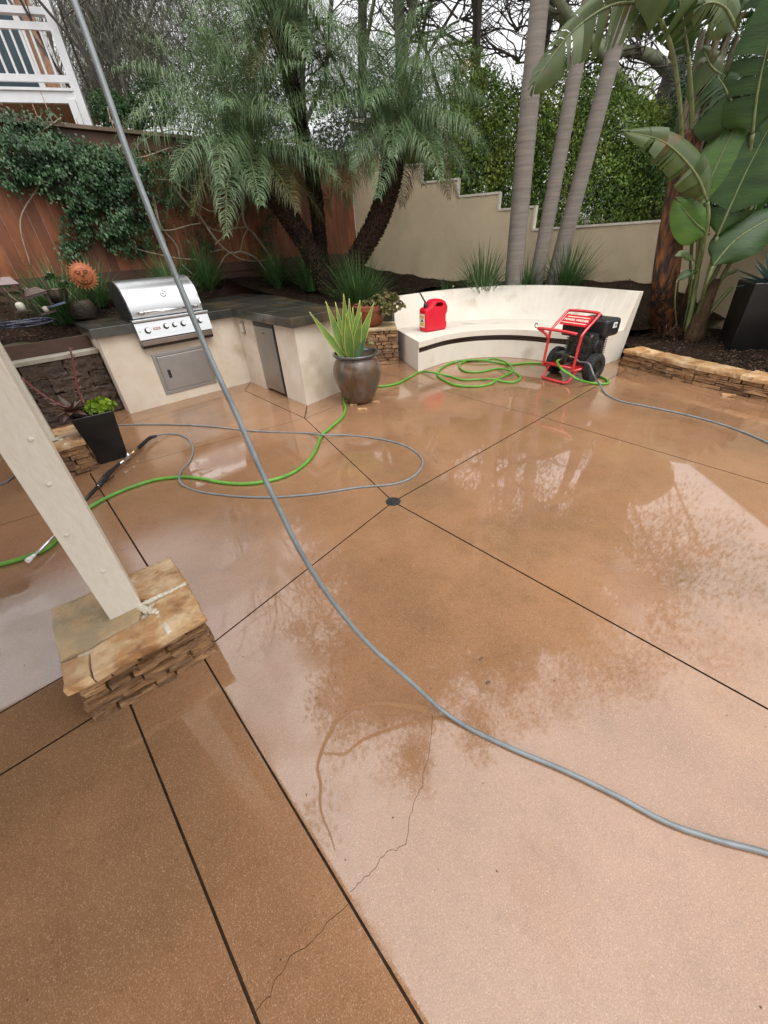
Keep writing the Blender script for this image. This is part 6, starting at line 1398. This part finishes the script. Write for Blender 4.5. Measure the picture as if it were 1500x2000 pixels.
# lantern
def bedp(x, y, off): p = FP(x, y, off); return p
lp = UN(-.62, .80, .80); lp = FP(45, 608, .75); lz = lp[2]
lant = thing('garden_lantern', 'brown framed glass lantern with a pale candle on the left bed', 'lantern', lp)
a_ = .075; h_ = .26
mb = MB()
for i, j in ((-1, -1), (1, -1), (1, 1), (-1, 1)): mb.tube([lp + np.array([*(U * i * a_ * .8 + N * j * a_ * .8), 0]), lp + np.array([*(U * i * a_ + N * j * a_), h_])], .007, 6)
mb.box(lp + np.array([0, 0, .006]), fx, fn, fz, a_ * .9, a_ * .9, .006); mb.box(lp + np.array([0, 0, h_]), fx, fn, fz, a_ * 1.08, a_ * 1.08, .006); build(mb, 'lantern_frame', M_LAMPF, lant)
mb = MB(); c4 = [lp + np.array([*(U * i * a_ * 1.15 + N * j * a_ * 1.15), h_ + .007]) for i, j in ((-1, -1), (1, -1), (1, 1), (-1, 1))]; c5 = [lp + np.array([*(U * i * a_ * .5 + N * j * a_ * .5), h_ + .075]) for i, j in ((-1, -1), (1, -1), (1, 1), (-1, 1))]
mb.add(c4 + c5, [(3, 2, 1, 0), (4, 5, 6, 7)] + [(k, (k + 1) % 4, 4 + (k + 1) % 4, 4 + k) for k in range(4)]); build(mb, 'lantern_roof', mat('lantern_roof', (.20, .13, .12), rough=.4), lant)
mb = MB(); mb.lathe(lp + np.array([0, 0, .013]), [(.042, 0), (.042, .06), (.03, .075), (.01, .08)], 18); build(mb, 'candle', M_CANDLE, lant, smooth=True)
lp2 = FP(95, 612, .80); l2 = thing('garden_lantern', 'darker tilted brown wooden lantern right of the glass lantern', 'lantern', lp2)
mb = MB(); tx = unit(np.array([U[0], U[1], .18])); tz = unit(np.array([-U[0] * .18, -U[1] * .18, 1.]))
for i, j in ((-1, -1), (1, -1), (1, 1), (-1, 1)): mb.tube([lp2 + tx * i * .075 + np.array([*N, 0]) * j * .07 + tz * .01, lp2 + tx * i * .095 + np.array([*N, 0]) * j * .08 + tz * .2], .009, 6)
mb.box(lp2 + tz * .01, tx, fn, tz, .085, .075, .008); mb.box(lp2 + tz * .2, tx, fn, tz, .11, .095, .012); build(mb, 'lantern_frame', M_LAMPF, l2)
mb = MB(); c4 = [lp2 + tx * i * .12 + np.array([*N, 0]) * j * .10 + tz * .214 for i, j in ((-1, -1), (1, -1), (1, 1), (-1, 1))]; c5 = [lp2 + tx * i * .05 + np.array([*N, 0]) * j * .04 + tz * .27 for i, j in ((-1, -1), (1, -1), (1, 1), (-1, 1))]
mb.add(c4 + c5, [(3, 2, 1, 0), (4, 5, 6, 7)] + [(k, (k + 1) % 4, 4 + (k + 1) % 4, 4 + k) for k in range(4)]); build(mb, 'lantern_roof', M_TIMBER, l2)
mb = MB(); mb.lathe(lp2 + tz * .02, [(.03, 0), (.03, .05), (.01, .06)], 14, tz); build(mb, 'candle', M_CANDLE, l2, smooth=True)
# teal pot at left edge
p = FP(0, 640, .62); p = np.array([p[0], p[1], p[2]]); tp2 = thing('teal_planter', 'dark teal square planter cut by the left edge of the bed', 'plant pot', p)
mb = MB(); taper(mb, p[:2] + U * -.05, U, N, .09, .12, p[2] - .02, p[2] + .25, .015, .04); build(mb, 'planter_body', M_TEAL, tp2, bevel=.006)
random.seed(8); mb, _ = rosette(p + np.array([*(-U * .05), .24]), 14, .12, .03, (1.3, .2), .3, .2); build(mb, 'leaf', M_HEDGED, tp2)
# beaded coil of string lights
random.seed(12); bc = FP(50, 640, .60); pts = []
for k in range(46):
    a = k * 1.15; r_ = .10 + .06 * math.sin(k * .7); q = bc + np.array([*(U * (r_ * 1.9 * math.cos(a)) + N * r_ * .8 * math.sin(a)), .03 + .025 * random.random() + .02 * math.sin(k)]); pts.append(q)
mb = MB(); mb.tube(cr(pts, 5), .009, 7); tag(build(mb, 'beaded_cord', M_BLUEB, smooth=True, origin=bc), 'heap of dark blue beaded cord lying on the left bed edge', 'cord')
# round shiny bowl pot and wicker ball
p = FP(110, 575, .95); bw2 = thing('bronze_pot', 'shiny bronze glazed bowl among plants left of the sun ornament', 'plant pot', p)
mb = MB(); mb.lathe(p + np.array([0, 0, -.10]), [(.05, 0), (.10, .04), (.125, .10), (.115, .15), (.12, .16), (.10, .16), (.09, .12)], 30); build(mb, 'bowl', M_BRZ, bw2, smooth=True)
mb = MB(); q = FP(108, 596, .80); mb.extr([q + tx * -.10, q + tx * .10, q + tx * .10 + np.array([0, 0, -.005]) - np.array([*N, 0]) * .10, q + tx * -.06 - np.array([*N, 0]) * .10], (0, 0, .012)); tag(build(mb, 'slate_piece', mat('blue_slate', (.09, .12, .18), rough=.3), origin=q), 'tilted blue-grey slate piece in front of the bronze pot', 'slate')
p = FP(160, 600, 1.02); wb = thing('wicker_basket', 'dark round woven wicker basket under the sun ornament', 'basket', p)
mb = MB(); mb.lathe(p + np.array([0, 0, -.11]), [(.06, 0), (.12, .03), (.15, .09), (.14, .15), (.10, .19), (.09, .18)], 30); build(mb, 'basket_body', M_WICK, wb, smooth=True)
mb = MB()
for k in range(12): mb.tube(cr([p + np.array([.15 * math.cos(a), .15 * math.sin(a), -.11 + .014 * k]) * np.array([1 - .004 * (k - 5) ** 2] * 2 + [1]) for a in [j * math.pi / 8 for j in range(17)]], 2), .006, 5)
build(mb, 'weave', M_WICK, wb)
# rambling succulents with white flowers
random.seed(19)
for k, (x, y, lab) in enumerate(((55, 575, 'white-tipped leafy succulent sprig above the glass lantern'), (100, 545, 'white-flowered succulent sprig left of the sun ornament'), (128, 560, 'dark green succulent sprig touching the sun ornament'), (5, 560, 'small flowering sprig at the left edge before the fence'))):
    p = FP(x, y, 1.15); t = thing('flowering_succulent', lab, 'plant', p + np.array([0, 0, -.15]), 'flowering succulent sprigs on the left bed'); mb = MB(); bunch(mb, p, 22, .07, .030, .8); build(mb, 'foliage', M_HEDGED, t)
    mb = MB(); bunch(mb, p + np.array([0, 0, .05]), 8, .035, .014, .6); build(mb, 'blossom', M_FLOW, t)
    mb = MB(); mb.tube(cr([p + np.array([.1, .05, -.22]), p + np.array([.04, 0, -.1]), p], 4), .006, 6); build(mb, 'stem', M_VSTEM, t)

# ================================================================== NEIGHBOUR'S HOUSE WITH WHITE DECK
YD = 11.5
dk = thing('neighbour_house', 'neighbouring house with white balcony railing above the fence at upper left', 'house', AY(60, 200, YD) * np.array([1, 1, 0]))
# railing plane: passes through right post and runs left, nearly across the view
rp = AY(160, 225, YD); lpz = AY(0, 10, YD); ztop = AY(88, 22, YD)[2]
r0_ = AY(150, 160, YD); dirx = unit(np.array([-1.0, -.28, 0])); diry = np.array([dirx[1], -dirx[0], 0]); X0 = np.array([r0_[0], r0_[1], 0])
def dp_(x, y):  # pixel onto railing plane
    d = ray(x, y); n2 = np.array([diry[0], diry[1]]); t = (X0[:2] @ n2) / (d[:2] @ n2); p = O3 + d * t; return float((p - X0) @ dirx), float(p[2])
zr = dp_(90, 25)[1]; zr2 = dp_(95, 45)[1]; zb1 = dp_(135, 148)[1]; zb2 = dp_(136, 162)[1]; zk = dp_(140, 180)[1]; zk2 = dp_(138, 203)[1]
def db(mb, a, b, z0, z1, y0, y1): mb.box(X0 + dirx * (a + b) / 2 + diry * (y0 + y1) / 2 + np.array([0, 0, (z0 + z1) / 2]), dirx, diry, fz, (b - a) / 2, abs(y1 - y0) / 2, (z1 - z0) / 2)
mb = MB(); db(mb, 0.12, 7, zr - .04, zr + .05, -.06, .06); db(mb, 0.12, 7, zr2 - .10, zr2 + .0, -.03, .03); db(mb, .12, 7, zb2, zb1, -.03, .03)
a = .30
while a < 6.5: db(mb, a, a + .035, zb1, zr2 - .1, -.018, .018); a += .165
build(mb, 'balcony_railing', M_WHITE, dk)
mb = MB(); db(mb, -.02, .13, 1.0, zr + 1.2, -.07, .07); db(mb, .13, .27, zk2 - .6, zk2 + .05, -.09, .05); build(mb, 'corner_post', M_WHITE, dk, bevel=.004)
mb = MB(); db(mb, .13, 7, zk2, zk, -.05, .04); db(mb, .10, 7, zk, zk + .04, -.08, .1); build(mb, 'deck_fascia', M_WHITE, dk)
sgn = 1 if (X0 + diry)[1] > X0[1] else -1
mb = MB(); db(mb, .13, 7, zk - .12, zk - .01, .05 * sgn if sgn > 0 else -1.9, 1.9 if sgn > 0 else -.05); build(mb, 'deck_floor', M_PEACH, dk)
w0 = 1.9 * sgn
mb = MB(); db(mb, .62, 7, .5, zr + 2.0, w0, w0 + .2 * sgn); build(mb, 'wall', M_PEACH, dk)
mb = MB(); db(mb, 1.12, 4.6, zk - .0, zr + 1.0, w0 - .03 * sgn, w0 - .005 * sgn); dd = build(mb, 'sliding_door', M_DOOR, dk)
mb = MB(); db(mb, 1.0, 1.12, zk, zr + 1.1, w0 - .06 * sgn, w0 - .005 * sgn); db(mb, .60, .70, zk, zr + 1.1, w0 - .06 * sgn, w0 - .005 * sgn); build(mb, 'door_frame', M_WHITE, dd)

# ---- loose bark mulch in the right and middle beds
def chips(fn, n, name):
    P = np.array([fn(random.random(), random.random()) for _ in range(n)]); P[:, 2] += RNG.uniform(.002, .02, n); D = RNG.normal(0, 1, (n, 3)) * np.array([1, 1, .35])
    v, f = leafquads(P, D, RNG.uniform(.02, .06, n), RNG.uniform(.008, .02, n), nrm=unit(RNG.normal(0, .4, (n, 3)) + np.array([0, 0, 1]))); return tag(npbuild(v, f, name, M_CHIP, origin=P[0]), kind='stuff')
M_CHIP = mat('bark_chip', (.020, .012, .008), (.085, .048, .028), rough=.7, scale=30, isl=.6, spec=.3)
for fn_, k_ in ((right_bed, 7000), (mid_bed, 4000), (left_bed, 9000)):
    o = chips(fn_, k_, 'bark_mulch'); o['label'] = 'loose dark bark chips scattered over the planting bed soil'; o['category'] = 'mulch'
# ---- trail where the film of water has been dragged off the slab
P = cr([G(x, y, .0016) for x, y in ((836, 1388), (800, 1380), (745, 1374), (700, 1380), (664, 1400), (642, 1435), (627, 1470), (620, 1500), (626, 1530), (625, 1570), (632, 1600), (645, 1630), (654, 1660))], 7)
wds = [.030, .016, .014, .013, .013, .012, .010, .008, .008, .006, .004, .003, .001]; Vt = []; Fc = []
for i, p in enumerate(P):
    d = P[min(i + 1, len(P) - 1)] - P[max(i - 1, 0)]; d /= np.linalg.norm(d); s_ = np.array([-d[1], d[0], 0]); t = i / 7; ww = np.interp(t, range(13), wds) * (1 + .5 * noise.noise(Vector((i * .9, 0, 0)))) * .55 + .0008
    Vt += [p - s_ * ww, p + s_ * ww]
Fc = [(2 * i, 2 * i + 1, 2 * i + 3, 2 * i + 2) for i in range(len(P) - 1)]
M_TRAIL = mat('drained_concrete', (.30, .165, .085), (.24, .125, .06), rough=.65, spec=.15, scale=120, isl=0)
tag(npbuild(Vt, Fc, 'water_trail', M_TRAIL), kind='structure')

# ================================================================== loose debris on the slab
random.seed(99)
n = 420; P = np.array([[random.uniform(-2.2, 3.2), random.uniform(-.1, 5.0), .002] for _ in range(n)]); v, f = leafquads(P, RNG.normal(0, 1, (n, 3)) * np.array([1, 1, .05]), RNG.uniform(.003, .009, n), RNG.uniform(.002, .005, n), nrm=np.tile([0, 0, 1.], (n, 1)))
o = tag(npbuild(v, f, 'grit', M_CHIP), 'fine dark grit and crumbs scattered over the wet slab', 'grit', kind='stuff')
leaf_spots = [(940, 1287), (953, 1333), (1170, 1140), (1062, 725)]
for (x, y), lab in zip(leaf_spots[:2], ('small dark wet leaf scrap on the slab right of the hose', 'second small dark leaf scrap just below the first on the slab')):
    p = G(x, y, .003); mb = MB(); mb.rbox(p, (.8, .6, 0), (-.6, .8, 0), (0, 0, 1), .010, .005, .0015, .004, .003, 40); tag(build(mb, 'leaf_scrap', M_BROWNL, origin=p), lab, 'leaf')
